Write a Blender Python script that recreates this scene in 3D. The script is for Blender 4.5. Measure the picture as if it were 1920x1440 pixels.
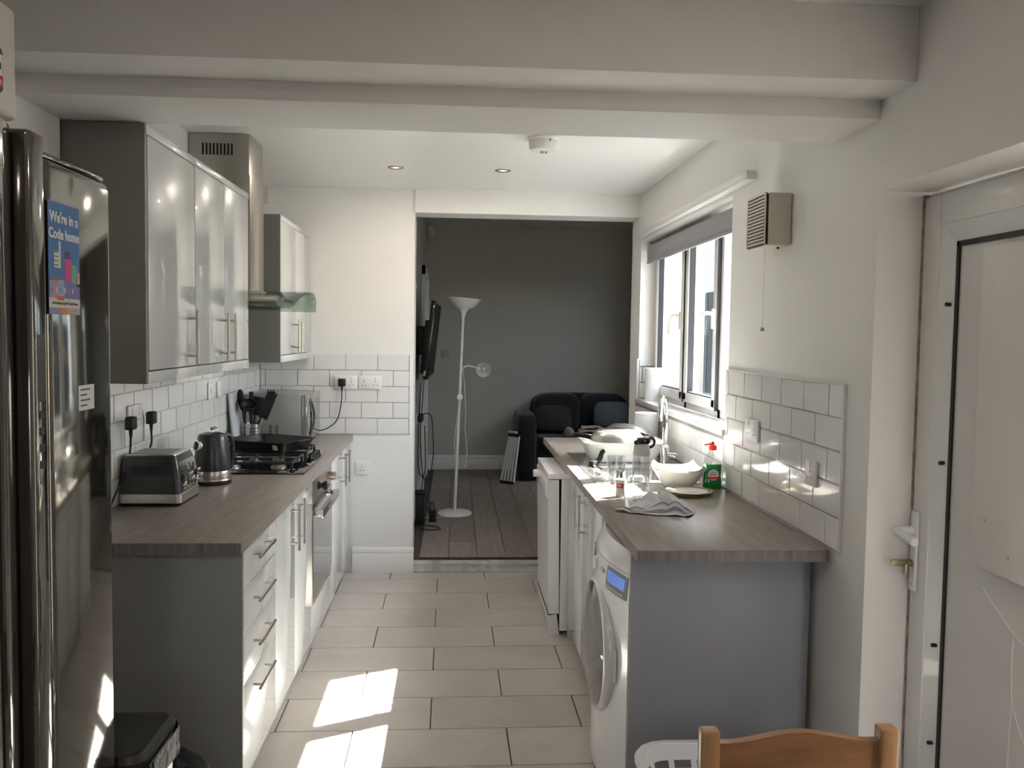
import bpy, bmesh, math, random
from mathutils import Vector, Matrix

random.seed(7)
scene = bpy.context.scene
COL = scene.collection
for o in list(bpy.data.objects):
    bpy.data.objects.remove(o, do_unlink=True)

# ------------------------------------------------------------------ camera
CAM = Vector((0.10547, -5.49390, 1.55627))
RIGHT = Vector((0.99790, -0.06323, 0.01416))
UP = Vector((-0.01056, 0.05689, 0.99832))
FWD = Vector((0.06393, 0.99638, -0.05610))
cam_data = bpy.data.cameras.new('camera')
cam = bpy.data.objects.new('camera', cam_data)
COL.objects.link(cam)
cam.matrix_world = Matrix(((RIGHT.x, UP.x, -FWD.x, CAM.x), (RIGHT.y, UP.y, -FWD.y, CAM.y),
                           (RIGHT.z, UP.z, -FWD.z, CAM.z), (0, 0, 0, 1)))
cam_data.sensor_fit = 'HORIZONTAL'
cam_data.sensor_width = 36.0
cam_data.lens = 1636.34 / 1920.0 * 36.0
cam_data.clip_start = 0.05
scene.camera = cam

# ------------------------------------------------------------------ light
SUN_DIR = Vector((-0.919, -0.441, -1.0)).normalized()
world = bpy.data.worlds.new('sky'); scene.world = world
world.use_nodes = True
wn = world.node_tree.nodes; wl = world.node_tree.links
wn.clear()
sky = wn.new('ShaderNodeTexSky'); sky.sky_type = 'NISHITA'; sky.sun_disc = False
sky.sun_elevation = math.radians(44.5); sky.sun_rotation = math.radians(64.4)
sky.air_density = 1.0; sky.dust_density = 2.0
bg = wn.new('ShaderNodeBackground'); bg.inputs['Strength'].default_value = 0.55
wo = wn.new('ShaderNodeOutputWorld')
hsv = wn.new('ShaderNodeHueSaturation'); hsv.inputs['Saturation'].default_value = 0.55
tint = wn.new('ShaderNodeMix'); tint.data_type = 'RGBA'; tint.blend_type = 'MULTIPLY'; tint.inputs[0].default_value = 1.0
tint.inputs[7].default_value = (1.0, 0.965, 0.92, 1)
wl.new(sky.outputs[0], hsv.inputs['Color']); wl.new(hsv.outputs[0], tint.inputs[6]); wl.new(tint.outputs[2], bg.inputs[0]); wl.new(bg.outputs[0], wo.inputs[0])
sun_data = bpy.data.lights.new('sun', 'SUN'); sun_data.energy = 22.0
sun_data.angle = math.radians(0.55); sun_data.color = (1.0, 0.96, 0.90)
sun = bpy.data.objects.new('sun', sun_data); COL.objects.link(sun)
sun.location = (8, 4, 9)
sun.rotation_euler = SUN_DIR.to_track_quat('-Z', 'Y').to_euler()
vs = scene.view_settings
vs.view_transform = 'Standard'; vs.look = 'None'; vs.gamma = 1.0; vs.use_curve_mapping = False
vs.exposure = 2.3

# ------------------------------------------------------------------ materials
MATS = {}
def mat(name, col, rough=0.5, metal=0.0, coat=0.0, bump=0.0, bscale=60.0, var=0.0, vscale=3.0, stretch=None,
        trans=0.0, ior=1.45, emit=None, estr=0.0, rand=0.0, sheen=0.0, spec=None, croughness=0.03, alpha=1.0):
    if name in MATS: return MATS[name]
    m = bpy.data.materials.new(name); m.use_nodes = True
    nt = m.node_tree; n = nt.nodes; l = nt.links
    b = n['Principled BSDF']
    c4 = (col[0], col[1], col[2], 1)
    b.inputs['Base Color'].default_value = c4
    b.inputs['Roughness'].default_value = rough
    b.inputs['Metallic'].default_value = metal
    b.inputs['Coat Weight'].default_value = coat
    b.inputs['Coat Roughness'].default_value = croughness
    b.inputs['Transmission Weight'].default_value = trans
    b.inputs['IOR'].default_value = ior
    b.inputs['Sheen Weight'].default_value = sheen
    if spec is not None: b.inputs['Specular IOR Level'].default_value = spec
    if emit:
        b.inputs['Emission Color'].default_value = (*emit, 1); b.inputs['Emission Strength'].default_value = estr
    tc = n.new('ShaderNodeTexCoord')
    src = tc.outputs['Object']
    if stretch:
        mp = n.new('ShaderNodeMapping'); mp.inputs['Scale'].default_value = stretch
        l.new(src, mp.inputs[0]); src = mp.outputs[0]
    if rand:
        oi = n.new('ShaderNodeObjectInfo')
        ad = n.new('ShaderNodeVectorMath'); ad.operation = 'MULTIPLY_ADD'
        sc = n.new('ShaderNodeCombineXYZ')
        l.new(oi.outputs['Random'], sc.inputs[0]); l.new(oi.outputs['Random'], sc.inputs[1])
        l.new(sc.outputs[0], ad.inputs[0]); ad.inputs[1].default_value = (37, 53, 11); l.new(src, ad.inputs[2])
        src = ad.outputs[0]
    last = None
    if var:
        nz = n.new('ShaderNodeTexNoise'); nz.inputs['Scale'].default_value = vscale
        nz.inputs['Detail'].default_value = 5; nz.inputs['Roughness'].default_value = 0.6
        l.new(src, nz.inputs['Vector'])
        hs = n.new('ShaderNodeMix'); hs.data_type = 'RGBA'
        d = [max(0, x * (1 - var)) for x in col]; u = [min(1, x * (1 + var)) for x in col]
        hs.inputs[6].default_value = (*d, 1); hs.inputs[7].default_value = (*u, 1)
        rp = n.new('ShaderNodeMapRange'); rp.inputs[1].default_value = 0.3; rp.inputs[2].default_value = 0.7
        l.new(nz.outputs['Fac'], rp.inputs[0]); l.new(rp.outputs[0], hs.inputs[0])
        last = hs.outputs[2]
    if rand:
        mr = n.new('ShaderNodeMapRange'); mr.inputs[3].default_value = 1 - rand; mr.inputs[4].default_value = 1 + rand
        l.new(oi.outputs['Random'], mr.inputs[0])
        mx = n.new('ShaderNodeMix'); mx.data_type = 'RGBA'; mx.blend_type = 'MULTIPLY'; mx.inputs[0].default_value = 1
        if last: l.new(last, mx.inputs[6])
        else: mx.inputs[6].default_value = c4
        l.new(mr.outputs[0], mx.inputs[7]); last = mx.outputs[2]
    if last: l.new(last, b.inputs['Base Color'])
    if bump:
        nb = n.new('ShaderNodeTexNoise'); nb.inputs['Scale'].default_value = bscale; nb.inputs['Detail'].default_value = 3
        l.new(src, nb.inputs['Vector'])
        bp = n.new('ShaderNodeBump'); bp.inputs['Strength'].default_value = bump; bp.inputs['Distance'].default_value = 0.01
        l.new(nb.outputs['Fac'], bp.inputs['Height']); l.new(bp.outputs[0], b.inputs['Normal'])
    MATS[name] = m
    return m

def glass_mat(name, col=(1, 1, 1), rough=0.0, ior=1.45, thin=False):
    """clear glass; thin panes pass light straight through with a fresnel reflection"""
    if name in MATS: return MATS[name]
    m = bpy.data.materials.new(name); m.use_nodes = True
    nt = m.node_tree; n = nt.nodes; l = nt.links
    n.clear()
    out = n.new('ShaderNodeOutputMaterial')
    if thin:
        tr = n.new('ShaderNodeBsdfTransparent'); tr.inputs[0].default_value = (*col, 1)
        gl = n.new('ShaderNodeBsdfGlossy'); gl.inputs['Roughness'].default_value = rough
        fr = n.new('ShaderNodeFresnel')
        ge = n.new('ShaderNodeNewGeometry')              # both faces of a thin pane reflect like its outside
        mr = n.new('ShaderNodeMapRange'); mr.inputs[3].default_value = ior; mr.inputs[4].default_value = 1 / ior
        l.new(ge.outputs['Backfacing'], mr.inputs[0]); l.new(mr.outputs[0], fr.inputs[0])
        mx = n.new('ShaderNodeMixShader')
        l.new(fr.outputs[0], mx.inputs[0]); l.new(tr.outputs[0], mx.inputs[1]); l.new(gl.outputs[0], mx.inputs[2])
        l.new(mx.outputs[0], out.inputs[0])
    else:
        g = n.new('ShaderNodeBsdfGlass'); g.inputs[0].default_value = (*col, 1)
        g.inputs['Roughness'].default_value = rough; g.inputs['IOR'].default_value = ior
        l.new(g.outputs[0], out.inputs[0])
    MATS[name] = m
    return m

M_wall = mat('white_wall_paint', (0.80, 0.785, 0.76), 0.55, bump=0.03, bscale=90, var=0.015, vscale=4)
M_ceil = mat('white_ceiling_paint', (0.83, 0.82, 0.80), 0.35, bump=0.03, bscale=40)
M_grey_wall = mat('grey_wall_paint', (0.47, 0.445, 0.385), 0.7, bump=0.02, bscale=80, var=0.02)
M_trim = mat('white_gloss_trim', (0.80, 0.79, 0.77), 0.3, coat=0.2)
M_scuff = mat('scuffed_white_paint', (0.66, 0.64, 0.61), 0.5, var=0.25, vscale=14, bump=0.1, bscale=30)
M_grout = mat('brown_grey_grout', (0.10, 0.085, 0.075), 0.9)
M_wgrout = mat('pale_grey_grout', (0.27, 0.255, 0.235), 0.9)
M_ftile = mat('beige_stone_floor_tile', (0.47, 0.435, 0.40), 0.34, bump=0.04, bscale=25, var=0.10, vscale=3.5, rand=0.04)
M_wtile = mat('white_gloss_wall_tile', (0.80, 0.79, 0.77), 0.10, coat=0.6, bump=0.035, bscale=9, rand=0.015)
M_plank = mat('grey_brown_laminate_plank', (0.255, 0.215, 0.178), 0.45, var=0.25, vscale=5, stretch=(9, 0.8, 1), rand=0.12)
M_worktop = mat('grey_oak_laminate', (0.265, 0.230, 0.200), 0.30, var=0.18, vscale=6, stretch=(8, 0.7, 8), bump=0.02, bscale=30)
M_wtedge = mat('grey_oak_laminate_end', (0.17, 0.145, 0.135), 0.38, var=0.30, vscale=6, stretch=(10, 4, 0.9))
M_door = mat('pale_grey_gloss_door', (0.63, 0.65, 0.645), 0.25, coat=0.9, croughness=0.02)
M_carc = mat('grey_carcass_board', (0.215, 0.213, 0.198), 0.42)  # grey taken darker to carry the fridge's shade on the drawer end panel
M_carcR = mat('slate_grey_end_board', (0.285, 0.295, 0.325), 0.45)
M_plinth = mat('light_grey_plinth', (0.50, 0.52, 0.52), 0.3)
M_steel = mat('brushed_steel', (0.56, 0.53, 0.49), 0.28, metal=1.0)
M_handle = mat('satin_nickel', (0.56, 0.51, 0.45), 0.26, metal=1.0)
M_chrome = mat('chrome', (0.85, 0.85, 0.85), 0.06, metal=1.0)
M_hoodsteel = mat('hood_steel', (0.46, 0.43, 0.385), 0.30, metal=0.85)
M_sinksteel = mat('sink_steel', (0.70, 0.70, 0.69), 0.24, metal=1.0)
M_fridge = mat('dark_silver_fridge_steel', (0.21, 0.20, 0.178), 0.07, metal=0.9)
M_fridge_d = mat('black_fridge_gloss', (0.06, 0.057, 0.052), 0.10, metal=0.3, coat=0.8)
M_black = mat('black_plastic', (0.012, 0.012, 0.012), 0.42)
M_blackgloss = mat('black_gloss', (0.008, 0.008, 0.009), 0.08, coat=0.6)
M_cast = mat('cast_iron', (0.02, 0.02, 0.02), 0.5)
M_charcoal = mat('charcoal_enamel', (0.028, 0.032, 0.036), 0.30, coat=0.3, croughness=0.2)
M_white = mat('white_plastic', (0.80, 0.80, 0.79), 0.35)
M_upvc = mat('white_upvc', (0.79, 0.785, 0.77), 0.25, coat=0.3)
M_cream = mat('cream_plastic', (0.64, 0.61, 0.52), 0.4)
M_socket = mat('white_socket_plastic', (0.80, 0.775, 0.775), 0.3)
M_appl = mat('white_appliance_enamel', (0.80, 0.785, 0.775), 0.22, coat=0.5)
M_paper = mat('white_paper_roll', (0.84, 0.84, 0.85), 0.9, bump=0.05, bscale=120)
M_red = mat('red_plastic', (0.75, 0.03, 0.02), 0.35)
M_sofa = mat('charcoal_sofa_fabric', (0.010, 0.0105, 0.011), 0.95, bump=0.1, bscale=200, sheen=0.2)
M_pillow = mat('dark_grey_cushion', (0.022, 0.020, 0.018), 0.95, bump=0.1, bscale=200)
M_pillow2 = mat('slate_cushion', (0.085, 0.10, 0.105), 0.95, bump=0.1, bscale=200)
M_blanket = mat('beige_blanket', (0.30, 0.235, 0.18), 0.95, var=0.3, vscale=22, bump=0.2, bscale=70)
M_pine = mat('varnished_pine', (0.25, 0.115, 0.048), 0.35, coat=0.3, var=0.22, vscale=4, stretch=(2.0, 6, 9))
M_pine2 = mat('pine_post', (0.33, 0.175, 0.072), 0.35, coat=0.3, var=0.12, vscale=5, stretch=(8, 8, 1))
M_cloth = mat('pale_tea_towel', (0.62, 0.61, 0.63), 0.95, bump=0.15, bscale=180)
M_clothg = mat('grey_towel_stripe', (0.27, 0.28, 0.32), 0.95, bump=0.15, bscale=180)
M_blind = mat('grey_blind_fabric', (0.30, 0.295, 0.31), 0.9, bump=0.1, bscale=150)
M_pane = glass_mat('window_pane', (0.93, 0.96, 0.97), thin=True)
M_glass = glass_mat('clear_glass', (0.90, 0.91, 0.915), thin=True, ior=2.1)
M_hoodglass = glass_mat('hood_glass', (0.72, 0.80, 0.77), thin=True, ior=1.6)
M_lcd = mat('blue_lcd', (0.10, 0.20, 0.50), 0.2, emit=(0.14, 0.26, 0.75), estr=0.10)
M_lamp = mat('warm_lamp', (1, 0.8, 0.6), 0.3, emit=(1.0, 0.66, 0.40), estr=2.2)
M_render = mat('white_house_render', (0.40, 0.41, 0.42), 0.9, var=0.04, vscale=3)
M_fence = mat('dark_grey_fence', (0.035, 0.042, 0.047), 0.8, var=0.15, vscale=6, stretch=(1, 6, 0.6))
M_patio = mat('concrete_patio', (0.24, 0.235, 0.22), 0.9, var=0.1, vscale=2)
M_darkglass = mat('dark_window_glass', (0.20, 0.27, 0.32), 0.08, coat=0.5)

# ------------------------------------------------------------------ mesh helpers
def smooth_path(pts, k=6):
    P = [Vector(p) for p in pts]
    if len(P) < 3: return P
    out = []
    for i in range(len(P) - 1):
        p0 = P[max(i - 1, 0)]; p1 = P[i]; p2 = P[i + 1]; p3 = P[min(i + 2, len(P) - 1)]
        for s in range(k):
            t = s / k
            out.append(0.5 * ((2 * p1) + (p2 - p0) * t + (2 * p0 - 5 * p1 + 4 * p2 - p3) * t * t
                              + (3 * p1 - p0 - 3 * p2 + p3) * t ** 3))
    out.append(P[-1])
    return out

class MB:
    def __init__(self): self.bm = bmesh.new()
    def box(self, lo, hi, bev=0.0, seg=2, edges=None):
        bm = self.bm
        vs_ = [bm.verts.new((x, y, z)) for x in (lo[0], hi[0]) for y in (lo[1], hi[1]) for z in (lo[2], hi[2])]
        fs = [(0, 1, 3, 2), (4, 6, 7, 5), (0, 4, 5, 1), (2, 3, 7, 6), (0, 2, 6, 4), (1, 5, 7, 3)]
        F = [bm.faces.new([vs_[i] for i in f]) for f in fs]
        if bev:
            E_ = set(e for f in F for e in f.edges)
            if edges:
                ax = 'XYZ'.index(edges)
                E_ = [e for e in E_ if abs((e.verts[0].co - e.verts[1].co)[ax]) > 1e-6]
            bmesh.ops.bevel(bm, geom=list(E_), offset=bev, segments=seg, profile=0.5, affect='EDGES')
        return self
    def obox(self, c, u, v, w, bev=0.0, seg=2):
        """oriented box: centre and three half-axis vectors"""
        c = Vector(c); u = Vector(u); v = Vector(v); w = Vector(w)
        t = MB(); t.box((-u.length, -v.length, -w.length), (u.length, v.length, w.length), bev, seg)
        M = Matrix((u.normalized(), v.normalized(), w.normalized())).transposed().to_4x4(); M.translation = c
        t.bm.transform(M)
        return self.merge(t)
    def merge(self, other, M=None):
        me = bpy.data.meshes.new('tmp'); other.bm.to_mesh(me); other.bm.free()
        if M is not None: me.transform(M)
        self.bm.from_mesh(me); bpy.data.meshes.remove(me)
        return self
    def ring(self, c, a, b, r, n):
        return [self.bm.verts.new(c + a * (r * math.cos(2 * math.pi * i / n)) + b * (r * math.sin(2 * math.pi * i / n))) for i in range(n)]
    def cyl(self, p0, p1, r0, r1=None, n=20, caps=True):
        p0 = Vector(p0); p1 = Vector(p1); r1 = r0 if r1 is None else r1
        d = (p1 - p0).normalized(); a = d.orthogonal().normalized(); b = d.cross(a)
        A = self.ring(p0, a, b, r0, n); B = self.ring(p1, a, b, r1, n)
        for i in range(n):
            j = (i + 1) % n; self.bm.faces.new((A[i], A[j], B[j], B[i]))
        if caps:
            self.bm.faces.new(A[::-1]); self.bm.faces.new(B)
        return self
    def lathe(self, prof, c=(0, 0, 0), d=(0, 0, 1), n=28, a=None, squash=None):
        c = Vector(c); d = Vector(d).normalized(); a = Vector(a) if a else d.orthogonal().normalized(); b = d.cross(a)
        prev = None
        for r, h in prof:
            p = c + d * h
            cur = [self.bm.verts.new(p)] if r < 1e-6 else self.ring(p, a, b, r, n)
            if prev:
                if len(prev) == 1 and len(cur) > 1:
                    for i in range(n): self.bm.faces.new((prev[0], cur[(i + 1) % n], cur[i]))
                elif len(cur) == 1 and len(prev) > 1:
                    for i in range(n): self.bm.faces.new((prev[i], prev[(i + 1) % n], cur[0]))
                elif len(cur) > 1:
                    for i in range(n):
                        j = (i + 1) % n; self.bm.faces.new((prev[i], prev[j], cur[j], cur[i]))
            prev = cur
        return self
    def tube(self, pts, r, n=8, k=6, caps=True):
        P = smooth_path(pts, k)
        a = None; prev = None
        for i, p in enumerate(P):
            t = (P[min(i + 1, len(P) - 1)] - P[max(i - 1, 0)]).normalized()
            if a is None: a = t.orthogonal().normalized()
            a = (a - t * a.dot(t)).normalized(); b = t.cross(a)
            rr = r(i / (len(P) - 1)) if callable(r) else r
            cur = self.ring(p, a, b, rr, n)
            if prev:
                for q in range(n):
                    j = (q + 1) % n; self.bm.faces.new((prev[q], prev[j], cur[j], cur[q]))
            elif caps: self.bm.faces.new(cur[::-1])
            prev = cur
        if caps: self.bm.faces.new(prev)
        return self
    def prism(self, poly, axis, a, b):
        """poly: 2-D points in the two other axes (in xyz order), extruded along axis from a to b"""
        def P(u, v, w):
            return (w, u, v) if axis == 'X' else (u, w, v) if axis == 'Y' else (u, v, w)
        A = [self.bm.verts.new(P(u, v, a)) for u, v in poly]; B = [self.bm.verts.new(P(u, v, b)) for u, v in poly]
        n = len(poly)
        for i in range(n):
            j = (i + 1) % n; self.bm.faces.new((A[i], A[j], B[j], B[i]))
        self.bm.faces.new(A[::-1]); self.bm.faces.new(B)
        return self
    def grid(self, f, nu, nv, thick=0.0, closeu=False):
        V_ = [[self.bm.verts.new(f(i / nu, j / nv)) for j in range(nv + 1)] for i in range(nu + (0 if closeu else 1))]
        F = []
        N = len(V_)
        for i in range(nu):
            for j in range(nv):
                F.append(self.bm.faces.new((V_[i][j], V_[(i + 1) % N][j], V_[(i + 1) % N][j + 1], V_[i][j + 1])))
        if thick:
            bmesh.ops.recalc_face_normals(self.bm, faces=F)
            bmesh.ops.solidify(self.bm, geom=F, thickness=thick)
        return self
    def superblock(self, c, h, e=4.0, nu=28, nv=14, dent=None):
        """rounded cushion / block: superellipsoid with half sizes h"""
        c = Vector(c)
        def sp(x, p): return math.copysign(abs(x) ** p, x)
        def f(u, v):
            a = 2 * math.pi * u; b = math.pi * (v - 0.5) * 0.999
            p = 2.0 / e
            q = Vector((h[0] * sp(math.cos(b), p) * sp(math.cos(a), p), h[1] * sp(math.cos(b), p) * sp(math.sin(a), p), h[2] * sp(math.sin(b), p)))
            if dent: q = dent(q)
            return c + q
        return self.grid(f, nu, nv, closeu=True)
    def xf(self, M): self.bm.transform(M); return self
    def build(self, name, m, parent=None, angle=35, origin=None, flat=False):
        bm = self.bm
        bmesh.ops.recalc_face_normals(bm, faces=bm.faces[:])
        co = [v.co for v in bm.verts]
        if origin is None:
            mn = Vector((min(c.x for c in co), min(c.y for c in co), min(c.z for c in co)))
            mx = Vector((max(c.x for c in co), max(c.y for c in co), max(c.z for c in co)))
            origin = Vector(((mn.x + mx.x) / 2, (mn.y + mx.y) / 2, mn.z))
        else: origin = Vector(origin)
        bm.transform(Matrix.Translation(-origin))
        me = bpy.data.meshes.new(name); bm.to_mesh(me); bm.free()
        me.materials.append(m)
        if not flat:
            me.shade_smooth(); me.set_sharp_from_angle(angle=math.radians(angle))
        return link(name, me, origin, parent)

WLOC = {}
def link(name, me, wloc, parent=None):
    o = bpy.data.objects.new(name, me); COL.objects.link(o)
    wloc = Vector(wloc); WLOC[o.name] = wloc
    if parent is not None:
        o.parent = parent; o.location = wloc - WLOC[parent.name]
    else: o.location = wloc
    return o
def tag(o, label, cat, group=None, kind=None):
    o['label'] = label; o['category'] = cat
    if group: o['group'] = group
    if kind: o['kind'] = kind
    return o
def thing(name, loc, label, cat, group=None, kind=None):
    o = link(name, None, loc); o.empty_display_size = 0.05
    return tag(o, label, cat, group, kind)
def struct(o, label, cat): return tag(o, label, cat, kind='structure')
def copy_tree(o, shift, parent=None):
    c = o.copy(); COL.objects.link(c)
    WLOC[c.name] = WLOC[o.name] + Vector(shift)
    if parent is not None: c.parent = parent
    else: c.location = o.location + Vector(shift)
    for ch in [x for x in bpy.data.objects if x.parent == o]: copy_tree(ch, shift, c)
    return c
def box(name, lo, hi, m, parent=None, bev=0.0, seg=2, edges=None): return MB().box(lo, hi, bev, seg, edges).build(name, m, parent)
def text_mesh(name, s, size, origin, xdir, ydir, m, parent, align='LEFT', bold=0.0, ext=0.0004):
    cu = bpy.data.curves.new(name, 'FONT'); cu.body = s; cu.size = size; cu.align_x = align
    cu.offset = bold; cu.extrude = ext; cu.resolution_u = 3
    t = bpy.data.objects.new(name, cu); COL.objects.link(t)
    bpy.context.view_layer.update()
    me = bpy.data.meshes.new_from_object(t.evaluated_get(bpy.context.evaluated_depsgraph_get()))
    bpy.data.objects.remove(t, do_unlink=True); bpy.data.curves.remove(cu)
    x = Vector(xdir).normalized(); y = Vector(ydir).normalized(); z = x.cross(y)
    me.transform(Matrix((x, y, z)).transposed().to_4x4())
    me.materials.clear(); me.materials.append(m)
    return link(name, me, origin, parent)

# ------------------------------------------------------------------ key planes (metres)
XL, XR = -1.15, 1.285          # kitchen side walls
YF = 0.165                     # wall with the opening to the living room
ZC = 2.475                     # kitchen ceiling
ZW = 0.90                      # worktop
LZ = 0.088                     # living room floor
LY = 3.97                      # living room far wall
TH = 0.0082                    # floor tiles run slightly askew to the units

# ================================================================== STRUCTURE
# ---- floor with separate tiles
fl = struct(box('floor', (-1.5, -7.3, -0.12), (1.6, 0.385, -0.009), M_grout), 'beige stone tiled kitchen floor with dark joints', 'floor')
RT = Matrix.Rotation(TH, 4, 'Z')
TW, TD, GJ = 0.603, 0.303, 0.005
tile_cache = {}
def bevel_slab(sx, sy, t, bev, seg=1):
    key = (round(sx, 4), round(sy, 4), t, bev)
    if key not in tile_cache:
        b = MB().box((-sx / 2, -sy / 2, -t), (sx / 2, sy / 2, 0))
        top = [e for e in b.bm.edges if all(abs(v.co.z) < 1e-6 for v in e.verts)]
        bmesh.ops.bevel(b.bm, geom=top, offset=bev, segments=seg, affect='EDGES')
        bmesh.ops.recalc_face_normals(b.bm, faces=b.bm.faces[:])
        me = bpy.data.meshes.new('tile'); b.bm.to_mesh(me); b.bm.free()
        tile_cache[key] = me
    return tile_cache[key]
def put(name, me, m, M, parent):
    if not me.materials: me.materials.append(m)
    o = bpy.data.objects.new(name, me); COL.objects.link(o)
    o.parent = parent
    o.matrix_local = Matrix.Translation(-WLOC[parent.name]) @ M
    return o
for k in range(0, 22):
    y0, y1 = -k * TD, -(k - 1) * TD
    y1c = min(y1, 0.158)
    if y1c - y0 < 0.02: continue
    off = 0.0 if k % 2 else TW / 2
    for n in range(-4, 4):
        x0 = n * TW + off; x1 = x0 + TW
        lo, hi = (-1.14, 1.27) if y0 > -2.75 else (-1.14, 1.28) if y0 > -3.2 else (-1.36, 1.28)
        a, c = max(x0, lo), min(x1, hi)
        if c - a < 0.03: continue
        me = bevel_slab(c - a - GJ, y1c - y0 - GJ, 0.010, 0.0012)
        put('tile', me, M_ftile, RT @ Matrix.Translation(((a + c) / 2, (y0 + y1c) / 2, 0)), fl)

# ---- walls
w = MB()
w.box((XL - 0.25, -2.80, -0.1), (XL, YF, 2.62))
w.box((XL - 0.25, -3.32, -0.1), (-1.07, -2.80, 2.62))
w.box((-1.65, -7.3, -0.1), (-1.38, -3.32, 2.62))
wall_left = struct(w.build('wall_left', M_wall), 'white painted kitchen wall behind the toaster and hob', 'wall')
w = MB()
w.box((XR, -7.3, -0.1), (1.56, -4.02, 2.62))
w.box((XR, -4.02, 1.975), (1.56, -3.085, 2.62))
w.box((XR, -3.085, -0.1), (1.56, -1.77, 2.62))
w.box((XR, -1.77, -0.1), (1.56, 0.10, 1.125))
w.box((XR, -1.77, 2.166), (1.56, 0.10, 2.62))
w.box((XR, 0.10, -0.1), (1.56, 0.385, 2.62))
wall_right = struct(w.build('wall_right', M_wall), 'white painted kitchen wall around the window and back door', 'wall')
w = MB()
w.box((XL - 0.2, YF, -0.1), (-0.168, 0.385, 2.9))
w.box((-0.168, YF - 0.012, 2.328), (XR, 0.385, 2.9))
wall_far = struct(w.build('wall_far', M_wall), 'white wall and lintel around the opening to the living room', 'wall')
w = MB()
w.box((-1.65, -7.5, -0.1), (-0.20, -7.3, 2.62)); w.box((0.50, -7.5, -0.1), (1.56, -7.3, 2.62))
w.box((-0.20, -7.5, -0.1), (0.50, -7.3, 1.05)); w.box((-0.20, -7.5, 1.90), (0.50, -7.3, 2.62))
struct(w.build('wall_back', M_wall), 'white wall behind the dining chair', 'wall')
w = MB()
w.box((XL - 0.2, -2.765, ZC), (1.5, YF, 2.6)); w.box((-1.6, -7.4, 2.415), (1.5, -3.26, 2.6))
ceiling = struct(w.build('ceiling', M_ceil), 'white kitchen ceiling with two boxed beams', 'ceiling')
box('beam', (-1.35, -3.27, 2.225), (XR, -3.08, 2.6), M_wall, ceiling, 0.003)
box('beam', (-1.35, -3.08, 2.175), (XR, -2.765, 2.6), M_wall, ceiling, 0.003)

# ---- unseen back room window, added for fill light (behind the viewer)
wb = thing('fill_window_back', (0.15, -7.4, 1.05), 'unseen white framed window added for fill light behind the dining chair', 'window', kind='structure')
f = MB()
f.box((-0.20, -7.42, 1.05), (0.50, -7.36, 1.11)); f.box((-0.20, -7.42, 1.84), (0.50, -7.36, 1.90))
for x in (-0.20, 0.12, 0.44): f.box((x, -7.42, 1.11), (x + 0.06, -7.36, 1.84))
f.build('window_frame', M_upvc, wb)
for x0, x1 in ((-0.14, 0.12), (0.18, 0.44)): box('pane', (x0, -7.395, 1.11), (x1, -7.389, 1.84), M_pane, wb)

# ---- living room shell
lf = struct(box('floor_living', (-0.5, YF + 0.012, -0.1), (2.05, 4.1, LZ - 0.012), M_grout), 'grey brown laminate plank floor of the living room', 'floor')
PW = 0.191
for i in range(-2, 13):
    x0 = -0.125 + PW * i
    if x0 < -0.29 or x0 > 1.99: continue
    ph = (i * 0.47) % 1.3
    ys = [YF + 0.016] + [YF + ph + 1.3 * q for q in range(0, 4) if 0.1 < ph + 1.3 * q < LY - YF - 0.1] + [LY]
    for a, b in zip(ys, ys[1:]):
        xa, xb = max(x0, -0.222), min(x0 + PW, 2.0)
        if xb - xa < 0.02: continue
        me = bevel_slab(xb - xa - 0.003, b - a - 0.003, 0.013, 0.001)
        put('plank', me, M_plank, Matrix.Translation(((xa + xb) / 2, (a + b) / 2, LZ)), lf)
struct(box('wall_living_far', (-0.4, LY, 0), (2.1, LY + 0.15, 2.95), M_grey_wall), 'grey living room wall behind the sofa', 'wall')
struct(box('wall_living_left', (-0.4, 0.385, 0), (-0.225, LY, 2.95), M_grey_wall), 'grey living room wall behind the television', 'wall')
w = MB()
w.box((2.0, 1.55, 0), (2.1, 2.0, 2.95)); w.box((2.0, 3.1, 0), (2.1, LY, 2.95))
w.box((2.0, 2.0, 0), (2.1, 3.1, 0.95)); w.box((2.0, 2.0, 2.25), (2.1, 3.1, 2.95))
struct(w.build('wall_living_right', M_grey_wall), 'grey living room wall beside the sofa', 'wall')
w = MB(); w.box((1.545, 0.385, 0), (1.66, 1.55, 2.95)); w.box((1.66, 1.45, 0), (2.1, 1.55, 2.95))
struct(w.build('wall_living_near', M_grey_wall), 'grey living room wall stepping in beside the kitchen', 'wall')
lc = struct(box('ceiling_living', (-0.4, 0.385, 2.86), (2.1, LY, 2.95), M_ceil), 'white living room ceiling', 'ceiling')
MB().prism([(LY - 0.11, 2.86), (LY - 0.085, 2.85), (LY - 0.04, 2.79), (LY - 0.012, 2.735), (LY, 2.735), (LY, 2.86)], 'X', -0.225, 2.0).build('coving', M_grey_wall, lc)
wv = thing('fill_window_living', (2.05, 2.55, 0.95), 'unseen white framed window added to light the living room beyond the sofa', 'window', kind='structure')  # out of view, added as daylight source for the living room
f = MB(); f.box((2.02, 2.0, 0.95), (2.07, 3.1, 1.01)); f.box((2.02, 2.0, 2.19), (2.07, 3.1, 2.25))
for y in (2.0, 2.52, 3.04): f.box((2.02, y, 1.01), (2.07, y + 0.06, 2.19))
f.build('window_frame', M_upvc, wv)
for y0, y1 in ((2.06, 2.52), (2.58, 3.04)): box('pane', (2.043, y0, 1.01), (2.047, y1, 2.19), M_pane, wv)

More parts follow.
